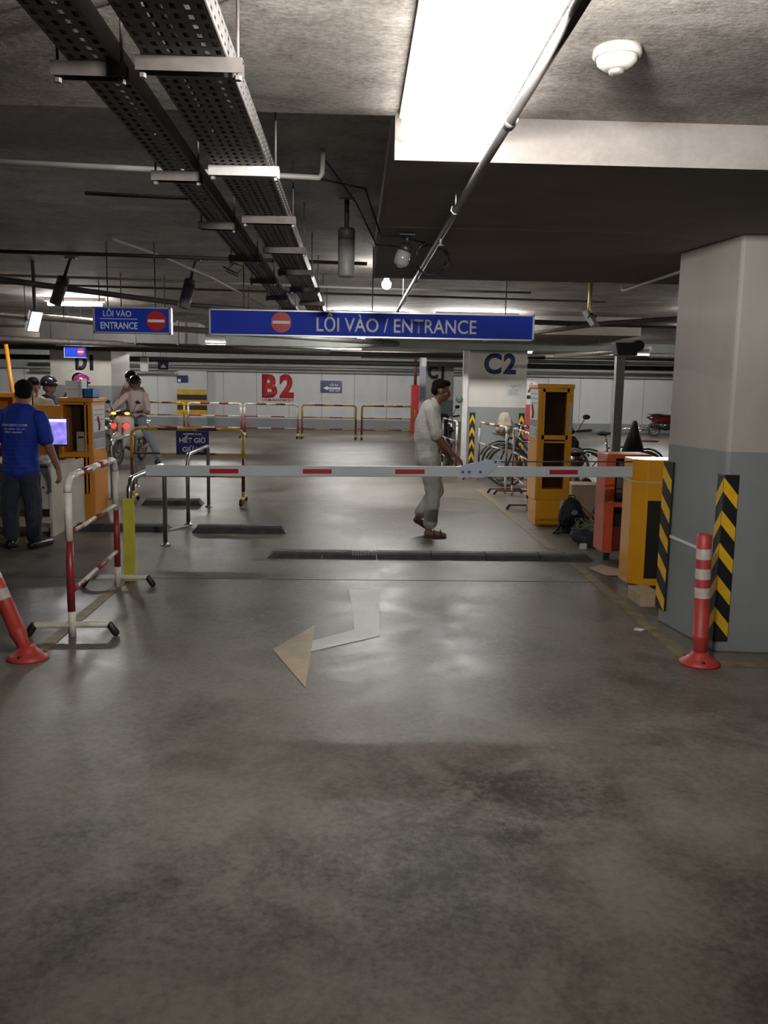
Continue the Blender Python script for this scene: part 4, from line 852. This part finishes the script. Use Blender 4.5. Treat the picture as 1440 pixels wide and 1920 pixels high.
g = G(); g.ell((2.42, 9.45, .17), (.15, .11, .17)); g.ell((2.42, 9.45, .27), (.12, .09, .12)); g.ell((2.42, 9.37, .13), (.12, .06, .11)); g.box((2.30, 9.37, 0), (2.54, 9.53, .1))
bb_ = link('bag_body', remesh(g, mat('backpack_black', (.012, .012, .016), .7, var=.3), .008, 5, .01, 14), bp_)
obj('handle', G().tube([(2.38, 9.47, .375), (2.39, 9.47, .41), (2.45, 9.47, .41), (2.46, 9.47, .375)], .008, 6), BLACK, bp_); obj('strap', G().tube([(2.3, 9.42, .1), (2.25, 9.36, .04), (2.20, 9.34, .012), (2.27, 9.33, .012)], .012, 6), BLACK, bp_); obj('badge', G().ell((2.42, 9.315, .24), (.035, .008, .03)), GREYP, bp_)
t = thing('wire_coil', 'tangle of green wire lying over a dark bag by the red frame', 'wire', (2.42, 8.75, 0))
for q in range(7):
    r1, r2 = .13+.02*(q % 3), .09+.015*(q % 4); cx, cy = 2.40+.012*q, 8.72+.02*(q % 3)
    obj('wire_loop', G().tube([(cx+r1*cos(a+q), cy+r2*sin(a+q), .165+.02*q*.5+.04*sin(2*a+q*1.3)) for a in [k*2*pi/22 for k in range(22)]], .0045, 5, closed=True), GREENW, t)
g = G(); g.ell((2.42, 8.68, .07), (.15, .14, .075)); g.ell((2.34, 8.72, .09), (.11, .12, .08)); g.box((2.33, 8.5, 0), (2.52, 8.75, .10))
tag(link('tool_bag', remesh(g, DARKC, .008, 4, .008, 16)), 'low dark tool bag under the green wire', 'bag')
tag(obj('paper_label', G().box((2.27, 8.44, 0), (2.33, 8.48, .05)).box((2.27, 8.435, .0), (2.33, 8.44, .05)), PLAST), 'small pale tag lying before the tool bag', 'tag')
hl = thing('helmet', 'dark round helmet lying on the floor behind the red frame', 'helmet', (2.86, 9.7, .0))
obj('shell', G().ell((2.86, 9.7, .16), (.14, .15, .16)), DARKC, hl); obj('rim', G().tube([(2.86+.145*cos(a), 9.7+.15*sin(a), .10) for a in [k*2*pi/20 for k in range(20)]], .012, 6, closed=True), BLACK, hl)
cn = thing('traffic_cone', 'black traffic cone with a steel edge behind the red frame', 'cone', (3.95, 12.6, .0))
obj('cone', G().lathe([(.19, .60), (.035, 1.12), (.03, 1.15)], 20, c=(4.06, 12.5, 0)), BLACK, cn); obj('base', G().box((3.84, 12.3, 0), (4.28, 12.72, .60)), BLACK, cn, bevel=.02); obj('edge_strip', G().tube([(4.19, 12.4, .65), (4.09, 12.46, 1.12)], .008, 6), CHROME, cn)

# ------------------------------------------------------------------ motorbikes and bicycles
def wheel(parent, c, r, tw, axis='Y', name='wheel', spokes=10):
    """wheel in the xz-plane (axle along y)"""
    c = V(c)
    w_ = obj(name, G().tube([c+V(((r-tw)*cos(a), 0, (r-tw)*sin(a))) for a in [k*2*pi/28 for k in range(28)]], tw, 8, closed=True), RUBBER, parent)
    obj('rim', G().tube([c+V(((r-2*tw)*cos(a), 0, (r-2*tw)*sin(a))) for a in [k*2*pi/28 for k in range(28)]], tw*.4, 6, closed=True), CHROME, w_)
    g = G()
    for k in range(spokes):
        a = 2*pi*k/spokes; g.tube([c+V((.02*cos(a+.5), 0, .02*sin(a+.5))), c+V(((r-2*tw)*cos(a), 0, (r-2*tw)*sin(a)))], .004 if spokes > 8 else .013, 5)
    g.tube([c-V((0, .04, 0)), c+V((0, .04, 0))], .025, 10); obj('spoke_set', g, GALV, w_)
    return w_
def motorbike(label, loc, rz, body, accent, lights=False, scale=1.0, group=None):
    """built facing local +x, wheels on the ground"""
    t = thing('motorbike', label, 'motorbike', loc, group, rz)
    X = t.matrix_basis @ M.Scale(scale, 4)
    def O(name, g, m, parent=t, bevel=0, label=None): g.xf(X); return obj(name, g, m, parent, bevel, label)
    def W(c):
        c = V(c); r, tw = .27, .045
        w_ = O('wheel', G().tube([c+V(((r-tw)*cos(a), 0, (r-tw)*sin(a))) for a in [k*2*pi/24 for k in range(24)]], tw, 8, closed=True), RUBBER)
        O('rim', G().tube([c+V((.18*cos(a), 0, .18*sin(a))) for a in [k*2*pi/24 for k in range(24)]], .02, 6, closed=True), GALV, w_)
        g = G()
        for k in range(6): g.tube([c, c+V((.18*cos(k*pi/3), 0, .18*sin(k*pi/3)))], .013, 6)
        O('spoke_set', g.tube([c-V((0, .06, 0)), c+V((0, .06, 0))], .035, 10), GALV, w_)
    W((.62, 0, .27)); W((-.62, 0, .27))
    for s in (-1, 1): O('fork', G().tube([(.62, .07*s, .27), (.46, .06*s, .80)], .022, 8), GALVD)
    O('front_fender', G().tube([(.62+.31*cos(a), 0, .27+.31*sin(a)) for a in [R(20)+k*R(22) for k in range(7)]], [.03, .05, .06, .065, .065, .06, .05], 10), body)
    # front apron: tapering shield
    g = G(); secs = [(.50, .30, .05), (.52, .40, .10), (.50, .55, .17), (.46, .72, .21), (.42, .86, .20), (.38, .93, .14)]
    vs = []; n = 9
    for x, z, wd in secs:
        for k in range(n):
            a = -1+2*k/(n-1); vs.append((x-.14*a*a*(wd/.2), wd*a, z))
    for x, z, wd in secs:
        for k in range(n):
            a = -1+2*k/(n-1); vs.append((x-.05-.14*a*a*(wd/.2), wd*a, z))
    N_ = len(secs)*n; fs = []
    for i in range(len(secs)-1):
        for k in range(n-1):
            q = i*n+k; fs.append((q, q+1, q+n+1, q+n)); fs.append((q+N_, q+N_+n, q+N_+n+1, q+N_+1))
    for i in range(len(secs)-1): fs.append((i*n, i*n+n, i*n+n+N_, i*n+N_)); fs.append((i*n+n-1, i*n+n-1+N_, i*n+2*n-1+N_, i*n+2*n-1))
    fs.append(tuple(range(n))+tuple(range(N_+n-1, N_-1, -1))); e = N_-n; fs.append(tuple(range(e, e+n))+tuple(range(e+N_+n-1, e+N_-1, -1)))
    g.add(vs, fs, 0, True); O('front_shield', g, body)
    for s in (-1, 1): O('headlamp', G().ell((.47, .115*s, .74), (.05, .075, .055)), LREFL if lights else BDARK, label='glowing red headlamp lens' if lights else None)
    hb = O('handlebar_cowl', G().ell((.36, 0, .99), (.10, .17, .055)), accent)
    O('dashboard', G().ell((.30, 0, 1.035), (.08, .13, .03)), BLACK, hb)
    for s in (-1, 1):
        O('turn_signal', G().ell((.44, .135*s, .985), (.03, .05, .025)), SIGN_E if lights else PLAST, hb, label='lit amber turn signal' if lights else None)
        O('grip', G().cap((.30, .18*s, 1.0), (.24, .36*s, 1.02), .018, .018, 8), BLACK, hb)
        O('mirror', G().tube([(.30, .20*s, 1.02), (.31, .26*s, 1.14), (.30, .28*s, 1.18)], .006, 6).ell((.30, .30*s, 1.20), (.012, .055, .035)), BDARK, hb)
    g = G(); g.ell((-.30, 0, .58), (.45, .15, .14)); g.ell((-.60, 0, .66), (.28, .12, .10)); g.ell((.0, 0, .40), (.30, .12, .10)); O('body_shell', g, body)
    O('engine', G().ell((-.15, 0, .33), (.22, .10, .12)).cap((-.2, -.12, .28), (-.75, -.15, .40), .04, .055), BDARK)
    O('seat', G().ell((-.20, 0, .735), (.34, .13, .05)).ell((-.52, 0, .77), (.26, .12, .05)), BLACK)
    O('tail_lamp', G().ell((-.88, 0, .68), (.04, .09, .04)), BREDM)
    O('exhaust', G().cap((-.25, .15, .28), (-.80, .17, .36), .03, .05), GALV)
    O('grab_rail', G().tube([(-.62, .12, .74), (-.86, .11, .80), (-.90, 0, .80), (-.86, -.11, .80), (-.62, -.12, .74)], .012, 6), CHROME)
    return t
scoot = motorbike('white scooter with red glowing headlamps and lit amber signals, two riders', (-4.44, 17.45, 0), R(-97), BWHITE, BREDM, lights=True)
mb = motorbike('dark red motorbike parked far right, closest to the near pillar edge', (11.35, 31.0, 0), R(12), BREDM, BDARK)
mb['group'] = 'motorbikes by the far wall'
m0 = mb.matrix_basis.copy()
for (x, y, a, l) in ((12.3, 30.0, R(15), 'dark motorbike parked far right, half hidden by the near pillar'),):
    o = dup(mb, (M.Translation((x, y, 0)) @ M.Rotation(a, 4, 'Z')) @ m0.inverted(), l, 'motorbikes by the far wall')
motorbike('black motorbike parked behind the right orange cabinet', (2.92, 11.8, 0), R(86), BDARK, BDARK)
motorbike('dark motorbike with mirrors up, left of the C2 pillar behind the walking man', (1.75, 17.95, 0), R(-80), BDARK, BDARK)
motorbike('dark motorbike behind the scooter riders, half hidden by the left orange cabinet', (-5.35, 18.0, 0), R(-100), BDARK, BREDM)
motorbike('dark motorbike behind the attendant counter', (-5.6, 13.0, 0), R(-80), BDARK, BDARK)

def bicycle(label, loc, rz, col, group=None):
    t = thing('bicycle', label, 'bicycle', loc, group, rz); X = t.matrix_basis
    def O(name, g, m, parent=t, **k): g.xf(X); return obj(name, g, m, parent, **k)
    for cx in (-.5, .5):
        c = V((cx, 0, .33)); r = .33
        w_ = O('wheel', G().tube([c+V(((r-.018)*cos(a), 0, (r-.018)*sin(a))) for a in [k*2*pi/32 for k in range(32)]], .018, 6, closed=True), RUBBER)
        O('rim', G().tube([c+V((.285*cos(a), 0, .285*sin(a))) for a in [k*2*pi/32 for k in range(32)]], .010, 6, closed=True), CHROME, w_)
        g = G()
        for k in range(16): g.tube([c, c+V((.285*cos(k*pi/8), 0, .285*sin(k*pi/8)))], .0022, 4)
        O('spoke_set', g, GALV, w_)
        O('mudguard', G().tube([c+V(((r+.03)*cos(a), 0, (r+.03)*sin(a))) for a in [R(20)+k*R(16) for k in range(9)]], .016, 6), col)
    a, b, c, d, e = (-.5, 0, .33), (-.08, 0, .30), (-.2, 0, .78), (.33, 0, .80), (.5, 0, .33)
    O('frame', G().tube([b, c], .016, 8).tube([b, d], .018, 8).tube([(-.17, 0, .70), (.33, 0, .74)], .015, 8).tube([a, b], .011, 6).tube([a, (-.17, 0, .68)], .010, 6).tube([(.30, 0, .90), (.35, 0, .74), (.40, 0, .6), e], .015, 8), col)
    s_ = O('seatpost', G().tube([(-.18, 0, .74), (-.22, 0, .90)], .014, 8), CHROME)
    O('saddle', G().ell((-.27, 0, .925), (.10, .08, .035)).ell((-.15, 0, .925), (.11, .035, .022)), BLACK, s_)
    h_ = O('handlebar', G().tube([(.16, -.28, .96), (.28, -.24, 1.0), (.30, 0, .98), (.28, .24, 1.0), (.16, .28, .96)], .012, 8).tube([(.30, 0, .90), (.30, 0, .98)], .013, 8), CHROME)
    for s in (-1, 1): O('grip', G().cap((.17, .28*s, .96), (.07, .29*s, .94), .016, .016, 8), BLACK, h_)
    O('crank', G().lathe([(.09, -.03), (.09, -.025)], 20, c=(-.08, 0, .30), axis='Y').tube([(-.08, -.05, .30), (-.02, -.06, .16)], .01, 6).box((-.06, -.12, .14), (.02, -.05, .16)), GALVD)
    O('basket', G().box((.38, -.13, .80), (.60, .13, .82)).tube([(.38, -.14, .98), (.62, -.14, .98), (.62, .14, .98), (.38, .14, .98)], .006, 5, closed=True).tube([(.38, -.14, .82), (.62, -.14, .82), (.62, .14, .82), (.38, .14, .82)], .006, 5, closed=True), GALVD)
    return t
bk = bicycle('dark bicycle parked behind the lane barrier, its wheel showing left of C2', (3.0, 14.8, 0), R(184), BDARK, 'bicycles behind the lane barriers')
B0 = bk.matrix_basis.copy()
for (x, y, a, l) in ((2.98, 13.9, 176, 'second bicycle of the row below the C2 letters'), (3.0, 16.9, 170, 'farthest bicycle of the row beside the C2 pillar')):
    dup(bk, (M.Translation((x, y, 0)) @ M.Rotation(R(a), 4, 'Z')) @ B0.inverted(), l, 'bicycles behind the lane barriers')
bicycle('dark bicycle with its saddle showing between the right cabinet and steel post', (4.05, 13.2, 0), R(12), BDARK)
g = G(); g.ell((2.52, 14.5, 1.02), (.13, .12, .17)); g.ell((2.50, 14.4, .92), (.15, .10, .12)); g.cap((2.45, 14.4, 1.05), (2.40, 14.4, .86), .05, .05)
t = tag(link('cloth_bag', remesh(g, mat('beige_bag', (.30, .25, .20), .85), .012, 4, .02, 12)), 'beige cloth bag hung over a bicycle handlebar below C2', 'bag')

# ------------------------------------------------------------------ people
def head(g, c, fwd, side=None, s=1.0, up=(0, 0, 1), face=True):
    """head geometry around centre c looking along fwd"""
    f = V(fwd).normalized(); u = V(up); r = f.cross(u).normalized(); u = r.cross(f).normalized()
    rot = M((r, f, u)).transposed(); c = V(c)
    def E_(p, rad, ro=None): g.ell(c+rot@(V(p)*s), tuple(q*s for q in rad), rot if ro is None else rot@ro)
    E_((0, -.012, .022), (.074, .092, .088)); E_((0, .022, -.03), (.060, .068, .080)); E_((0, .045, -.078), (.034, .034, .030))
    E_((0, .070, .012), (.050, .018, .016))                       # brow
    E_((0, .094, -.018), (.013, .017, .030)); E_((0, .100, -.034), (.017, .014, .012))     # nose
    E_((0, .082, -.058), (.025, .014, .008)); E_((0, .080, -.068), (.022, .014, .008))     # lips
    for k in (-1, 1): E_((.076*k, -.008, -.012), (.010, .019, .031)); E_((.040*k, .055, -.022), (.024, .022, .022))
    return rot
def hair(c, fwd, m, parent, s=1.0, back=True, top=.0, flat=0):
    f = V(fwd).normalized(); u = V((0, 0, 1)); r = f.cross(u).normalized(); u = r.cross(f).normalized(); rot = M((r, f, u)).transposed(); c = V(c)
    g = G(); g.ell(c+rot@(V((0, -.020, .045+top))*s), tuple(q*s for q in (.079, .090, .076)), rot); g.ell(c+rot@(V((0, -.055, .0))*s), tuple(q*s for q in (.068, .052, .062)), rot)
    g.ell(c+rot@(V((0, .035, .088+top))*s), tuple(q*s for q in (.052, .05, .028)), rot)
    return link('hair', remesh(g, m, .006, 3, .005, 40), parent)
def eyes(c, fwd, parent, s=1.0):
    f = V(fwd).normalized(); u = V((0, 0, 1)); r = f.cross(u).normalized(); u = r.cross(f).normalized(); rot = M((r, f, u)).transposed(); c = V(c)
    for k in (-1, 1):
        obj('eye', G().ell(c+rot@(V((.031*k, .074, -.002))*s), tuple(q*s for q in (.012, .010, .007)), rot, 10, 6), mat('eye_dark', (.03, .02, .018), .3), parent)
        obj('eyebrow', G().ell(c+rot@(V((.031*k, .084, .018))*s), tuple(q*s for q in (.018, .006, .004)), rot, 10, 6), HAIR, parent)
    obj('mouth', G().ell(c+rot@(V((0, .094, -.063))*s), tuple(q*s for q in (.021, .006, .003)), rot, 10, 6), mat('lip_dark', (.16, .05, .04), .5), parent)
def hand(g, wr, d, n, s=1.0, curl=.5, side=1):
    """hand from wrist wr along d; n = palm normal; side=+1 thumb towards d x n"""
    wr, d, n = V(wr), V(d).normalized(), V(n).normalized(); n = (n-d*n.dot(d)).normalized(); q = d.cross(n)*side
    rot = M((q, d, n)).transposed()
    g.ell(wr+d*.045*s, (.036*s, .052*s, .016*s), rot)
    for i, (o, L) in enumerate(((.027, .072), (.009, .082), (-.009, .076), (-.026, .060))):
        p = wr+d*.085*s+q*o*s; a = curl*.6+i*.06; dirv = d.copy()
        for k, fr in enumerate((.45, .32, .23)):
            a2 = a*(k+.6); v = (d*cos(a2)+n*sin(a2)); e = p+v*L*fr*s; g.cap(p, e, (.0095-.001*k)*s, (.0088-.001*k)*s, 8); p = e
    p = wr+d*.02*s+q*.028*s; v = (d*.6+q*.7+n*.35).normalized(); e = p+v*.045*s; g.cap(p, e, .012*s, .010*s, 8); g.cap(e, e+(d*.9+n*.4).normalized()*.032*s, .010*s, .0085*s, 8)
def limb(g, pts, rs):
    for i in range(len(pts)-1): g.cap(pts[i], pts[i+1], rs[i], rs[i+1], 12)
def torso(g, hip, chest, sh, rx, ry, right):
    """elliptic trunk: hip -> chest -> shoulder centre"""
    hip, chest, sh = V(hip), V(chest), V(sh); r = V(right).normalized(); u = (sh-hip).normalized(); f = u.cross(r).normalized(); ro = M((r, f, u)).transposed()
    for i in range(15):
        t = i/14; c = hip*(1-t)**2+(chest*2-(hip+sh)*.5)*2*t*(1-t)+sh*t*t
        wx = (.90, .86, .85, .90, .97, 1.0, .98, .88)[min(7, int(t*7.99))]; wx2 = (.90, .86, .85, .90, .97, 1.0, .98, .88)[min(7, int(t*7.99)+1)]; k = t*7.99-int(t*7.99); wx = wx*(1-k)+wx2*k
        wy = .95+.08*sin(t*pi)-.28*max(0, t-.75)*2
        g.ell(c, (rx*wx, ry*wy, .115), ro, 20, 10)
    q = .052 if rx > .15 else .036; g.cap(sh-r*rx*.80-u*.015, sh+r*rx*.80-u*.015, q, q); g.cap(sh-r*rx*.4+u*.01, sh+r*rx*.4+u*.01, q+.003, q+.003)

# --- the walking man
WK = thing('person', 'man in pale grey shirt and khaki trousers walking right behind the boom', 'person', (.85, 9.1, 0))
hc = V((.905, 9.12, 1.535)); hf = (1, .10, -.22)
S = {'ls': V((.80, 9.30, 1.335)), 'rs': V((.79, 8.94, 1.335)), 'hip': V((.785, 9.12, .86))}
g = G(); head(g, hc, hf); g.cap((.835, 9.12, 1.36), (.885, 9.12, 1.48), .056, .052); torso(g, (.785, 9.12, .88), (.785, 9.12, 1.14), (.80, 9.12, 1.335), .135, .085, (0, -1, 0))
limb(g, [S['rs'], V((.865, 8.90, 1.06)), V((1.035, 8.92, .875))], [.042, .040, .026]); hand(g, (1.035, 8.92, .875), (.75, .05, -.6), (-.4, .5, -.6), side=-1)
limb(g, [S['ls'], V((.875, 9.34, 1.07)), V((1.00, 9.33, .86))], [.050, .040, .026]); hand(g, (1.0, 9.33, .86), (.6, 0, -.8), (-.5, -.5, -.5))
limb(g, [V((.78, 9.05, .80)), V((.845, 9.03, .46)), V((.800, 9.03, .09))], [.06, .05, .034]); g.cap((.79, 9.03, .045), (.93, 9.02, .035), .038, .032); g.cap((.93, 9.02, .033), (.97, 9.02, .028), .03, .022)
limb(g, [V((.78, 9.19, .80)), V((.895, 9.22, .47)), V((.705, 9.24, .19))], [.06, .05, .034]); g.cap((.69, 9.24, .155), (.79, 9.24, .085), .038, .03); 
body = link('body', remesh(g, SKIND, .0065, 3), WK)
g = G(); torso(g, (.775, 9.12, .845), (.77, 9.12, 1.11), (.80, 9.12, 1.335), .185, .132, (0, -1, 0)); limb(g, [S['rs'], V((.845, 8.895, 1.105))], [.070, .074]); limb(g, [S['ls'], V((.86, 9.345, 1.11))], [.070, .074]); g.cap((.815, 9.12, 1.35), (.84, 9.12, 1.405), .074, .064)
link('shirt', remesh(g, SHIRT, .008, 4, .013, 11, 3), WK)
g = G(); g.ell((.785, 9.12, .80), (.125, .165, .12)); limb(g, [V((.785, 9.04, .80)), V((.845, 9.03, .46)), V((.815, 9.03, .15))], [.108, .082, .072]); limb(g, [V((.785, 9.2, .80)), V((.895, 9.22, .47)), V((.735, 9.235, .235))], [.108, .082, .070])
link('trousers', remesh(g, TROU, .008, 4, .012, 13, 8), WK)
hair(hc, hf, HAIR, WK); eyes(hc, hf, WK)
for (x, y, z, tl) in ((.86, 9.03, .0, 0), (.745, 9.24, .085, 38)):
    mx = M.Translation((x, y, z)) @ M.Rotation(R(tl), 4, 'Y')
    s_ = obj('sandal', G().box((-.11, -.042, .002), (.13, .042, .016)).xf(mx), SANDAL, WK, bevel=.004)
    for q in (.0, .07): obj('strap', G().tube([mx@V((q, -.042, .01)), mx@V((q, -.03, .06)), mx@V((q, 0, .078)), mx@V((q, .03, .06)), mx@V((q, .042, .01))], .008, 6), SANDAL, s_)

# --- the attendant in blue
AT = thing('person', 'man in blue polo shirt and dark jeans standing at the desk, seen from behind', 'person', (-3.1, 8.2, 0))
hc = V((-3.055, 8.24, 1.45)); hf = (-.25, 1, -.12)
g = G(); head(g, hc, hf); g.cap((-3.07, 8.18, 1.28), (-3.06, 8.22, 1.40), .062, .058); torso(g, (-3.10, 8.2, .80), (-3.08, 8.2, 1.06), (-3.075, 8.18, 1.255), .135, .085, (1, 0, 0))
limb(g, [V((-2.90, 8.18, 1.245)), V((-2.825, 8.16, .98)), V((-2.765, 8.22, .76))], [.042, .042, .028]); hand(g, (-2.765, 8.22, .76), (.12, .1, -1), (-1, .2, 0), side=1, curl=.6)
limb(g, [V((-3.25, 8.18, 1.245)), V((-3.34, 8.22, .98)), V((-3.28, 8.42, .83))], [.042, .042, .028]); hand(g, (-3.28, 8.42, .83), (.2, 1, -.2), (0, 0, -1))
limb(g, [V((-3.01, 8.2, .78)), V((-3.0, 8.2, .43)), V((-2.995, 8.19, .09))], [.06, .05, .036]); g.cap((-2.99, 8.19, .045), (-2.93, 8.36, .04), .04, .032)
limb(g, [V((-3.19, 8.2, .78)), V((-3.21, 8.2, .43)), V((-3.22, 8.22, .09))], [.06, .05, .036]); g.cap((-3.22, 8.22, .045), (-3.25, 8.4, .04), .04, .032)
link('body', remesh(g, SKIN, .0065, 3), AT)
g = G(); torso(g, (-3.10, 8.2, .735), (-3.09, 8.2, 1.02), (-3.075, 8.18, 1.25), .19, .132, (1, 0, 0)); limb(g, [V((-2.905, 8.18, 1.235)), V((-2.845, 8.165, 1.03))], [.070, .070]); limb(g, [V((-3.245, 8.18, 1.235)), V((-3.325, 8.205, 1.04))], [.070, .070])
shirt = link('polo_shirt', remesh(g, BSHIRT, .008, 4, .009, 10, 5), AT)
obj('collar', G().tube([V((-3.068+.068*cos(a), 8.19+.068*sin(a), 1.305+.012*sin(a))) for a in [k*2*pi/20 for k in range(20)]], .020, 8, closed=True), BSHIRT, AT); obj('collar_stripe', G().tube([V((-3.068+.080*cos(a), 8.19+.080*sin(a), 1.322+.012*sin(a))) for a in [k*2*pi/20 for k in range(20)]], .003, 6, closed=True), SWHITE, AT, label='thin white collar stripe')
bvh = BVHTree.FromPolygons([v.co.copy() for v in shirt.data.vertices], [tuple(p.vertices) for p in shirt.data.polygons])
def backtext(s, x0, x1, base, h):
    o = txt('back_lettering', s, x0, x1, base, h, 7.6, mat('shirt_print', (.55, .58, .75), .6), AT, bold=.02, depth=.0015)
    for v in o.data.vertices:
        hit = bvh.ray_cast(V((v.co.x, 7.5, v.co.z)), V((0, 1, 0)))
        v.co.y = (hit[0].y if hit[0] else 8.06)-.0035
backtext('HAIAUBINO.COM', -3.215, -2.985, 1.150, .020); backtext('TEL: 0989 138 681', -3.20, -2.995, 1.118, .013); backtext('0932 686860', -3.185, -3.03, 1.088, .015)
g = G(); g.ell((-3.1, 8.2, .72), (.14, .105, .12)); limb(g, [V((-3.03, 8.2, .68)), V((-3.0, 8.2, .43)), V((-2.995, 8.19, .10))], [.108, .082, .066]); limb(g, [V((-3.17, 8.2, .68)), V((-3.21, 8.2, .43)), V((-3.22, 8.22, .10))], [.108, .082, .066])
link('jeans', remesh(g, JEANS, .008, 4, .008, 14, 2), AT); hair(hc, hf, HAIR, AT, s=1.04)
for (a, b) in (((-3.0, 8.13, .04), (-2.92, 8.38, .035)), ((-3.215, 8.15, .04), (-3.26, 8.42, .035))): obj('shoe', G().cap(a, b, .042, .038).xf(M.Identity(4)), mat('black_shoe', (.015, .014, .014), .3), AT)

# --- riders on the scooter
def helmet(c, fwd, m, parent, s=1.0):
    f = V(fwd).normalized(); u = V((0, 0, 1)); r = f.cross(u).normalized(); u = r.cross(f).normalized(); rot = M((r, f, u)).transposed().to_4x4(); X = M.Translation(c) @ rot @ M.Scale(s, 4)
    g = G().lathe([(.114, -.02), (.118, .02), (.110, .065), (.085, .105), (.05, .128), (.012, .137)], 20).xf(X @ M.Translation((0, -.012, .012)) @ M.Scale(1.12, 4, V((0, 1, 0))))
    h_ = obj('helmet', g, m, parent); obj('peak', G().prism([(-.075, .09), (.075, .09), (.05, .155), (-.05, .155)], .010, .018).xf(X), m, h_)
    for k in (-1, 1): obj('chin_strap', G().tube([X@V((.105*k, .0, .0)), X@V((.07*k, .03, -.085)), X@V((0, .05, -.11))], .007, 6), BLACK, h_)
def rider(label, seat, fwd, shirtm, pantm, arms, hfwd, lean=.10, side=0, foot=None, helm=HELM, legs=True, vox=.012, face=True, hoff=(0, 0, 0), skin=SKIN):
    t = thing('person', label, 'person', (seat[0], seat[1], 0)); s = V(seat); f = V(fwd).normalized(); r = f.cross(V((0, 0, 1)))
    hip = s+V((0, 0, .10)); chest = hip+f*lean*.5+V((0, 0, .26)); sh = hip+f*lean+V((0, 0, .46)); hc = sh+f*.05+V((0, 0, .205))+V(hoff)
    g = G(); head(g, hc, hfwd); g.cap(sh, hc-V((0, 0, .06)), .06, .052); torso(g, hip, chest, sh, .135, .085, r); gs = G(); torso(gs, hip-V((0, 0, .04)), chest, sh, .185, .13, r)
    for k, (el_, wr) in zip((1, -1), arms):
        a = sh+r*k*.175; el_ = s+V(el_) if not isinstance(el_, V) else el_; wr = s+V(wr) if not isinstance(wr, V) else wr
        limb(g, [a, el_, wr], [.05, .041, .028]); hand(g, wr, (wr-el_), (0, 0, -1), side=k, curl=1.0); limb(gs, [a, a.lerp(el_, .85)], [.062, .062])
    gp = G(); gp.ell(hip-V((0, 0, .02)), (.17, .15, .13))
    sho = []
    if legs:
        for k in (1, -1):
            kn = s+f*.36+r*k*.20+V((0, 0, .02)); an = (s+f*.30+r*k*.14+V((0, 0, -.42))) if not (foot and k == foot[0]) else V(foot[1]); 
            limb(g, [hip+r*k*.08, kn, an], [.06, .05, .036]); limb(gp, [hip+r*k*.08, kn, an+V((0, 0, .06))], [.10, .08, .06]); sho.append(an)
    link('body', remesh(g, skin, vox*.7, 3), t); link('shirt', remesh(gs, shirtm, vox, 3, .010, 10), t); link('trousers', remesh(gp, pantm, vox, 3, .010, 12), t)
    for an in sho: obj('shoe', G().cap(an-V((0, 0, .03)), an-V((0, 0, .04))+f*.15, .045, .036), BLACK, t)
    hair(hc, hfwd, HAIR, t)
    if face: eyes(hc, hfwd, t)
    if helm: helmet(hc+V((0, 0, .03)), hfwd, helm, t)
    return t
fw = V((cos(R(-97)), sin(R(-97)), 0)); bm0 = scoot.matrix_basis
def L_(x, y, z): return bm0 @ V((x, y, z))
rider('scooter driver in pale pink shirt and light jeans with black helmet', L_(-.22, .10, .78), fw, PINK, JEANL, [(L_(.05, -.36, 1.02), L_(.22, -.30, 1.03)), (L_(.02, .40, 1.0), L_(.22, .30, 1.03))], (.25, -1, -.08), lean=.06, foot=(-1, (-3.82, 17.2, .09)))
rider('scooter passenger in salmon shirt leaning out behind the driver', L_(-.62, -.13, .88), fw, PINK2, DARKC, [(L_(-.35, -.42, 1.05), L_(-.12, -.40, .95)), (L_(-.45, .22, 1.06), L_(-.28, .14, .98))], (.15, -1, -.05), lean=.05, hoff=(-.02, 0, .0))
# --- people behind the counter
def stander(label, x, y, h, fwd, shirtm, pantm, helm=None, hd=None, vox=.012, arms=None, skin=SKIN):
    k = h/1.62; s = V((x, y, .72*k)); f = V(fwd).normalized(); r = f.cross(V((0, 0, 1)))
    t = rider(label, s[:], fwd, shirtm, pantm, [(s+r*.26+f*.02+V((0, 0, .34)), s+r*.22+f*.2+V((0, 0, .2))), (s-r*.26+f*.02+V((0, 0, .34)), s-r*.22+f*.2+V((0, 0, .2)))], hd or fwd, lean=.03, helm=helm, legs=False, vox=vox, skin=skin)
    g = G()
    for q in (1, -1): limb(g, [s+r*q*.09+V((0, 0, .06)), V((x, y, .4))+r*q*.1, V((x, y, .09))+r*q*.1], [.10, .075, .06])
    link('trouser_legs', remesh(g, pantm, .014, 3, .01), t)
    for q in (1, -1): obj('shoe', G().cap(V((x, y, .045))+r*q*.1-f*.06, V((x, y, .04))+r*q*.1+f*.14, .045, .036), BLACK, t)
    return t
stander('man in cream shirt bending his head behind the attendant in blue', -4.13, 11.5, 1.64, (.2, -1, 0), CREAMC, DARKC, hd=(.25, -1, -.6))
stander('dark haired person cut by the left edge behind the attendant', -4.28, 10.1, 1.62, (.7, -1, 0), DARKC, DARKC)
stander('person in dark jacket and black helmet left of the white cartons', -4.50, 13.0, 1.60, (.8, -.6, 0), DARKC, DARKC, helm=HELM)
stander('person with glossy black helmet just above the white cartons', -4.62, 14.9, 1.76, (.5, -1, 0), DARKC, DARKC, helm=HELM)
stander('person with magenta helmet right of the white cartons', -4.22, 14.0, 1.69, (-.9, -.5, 0), DARKC, DARKC, helm=HELMP)
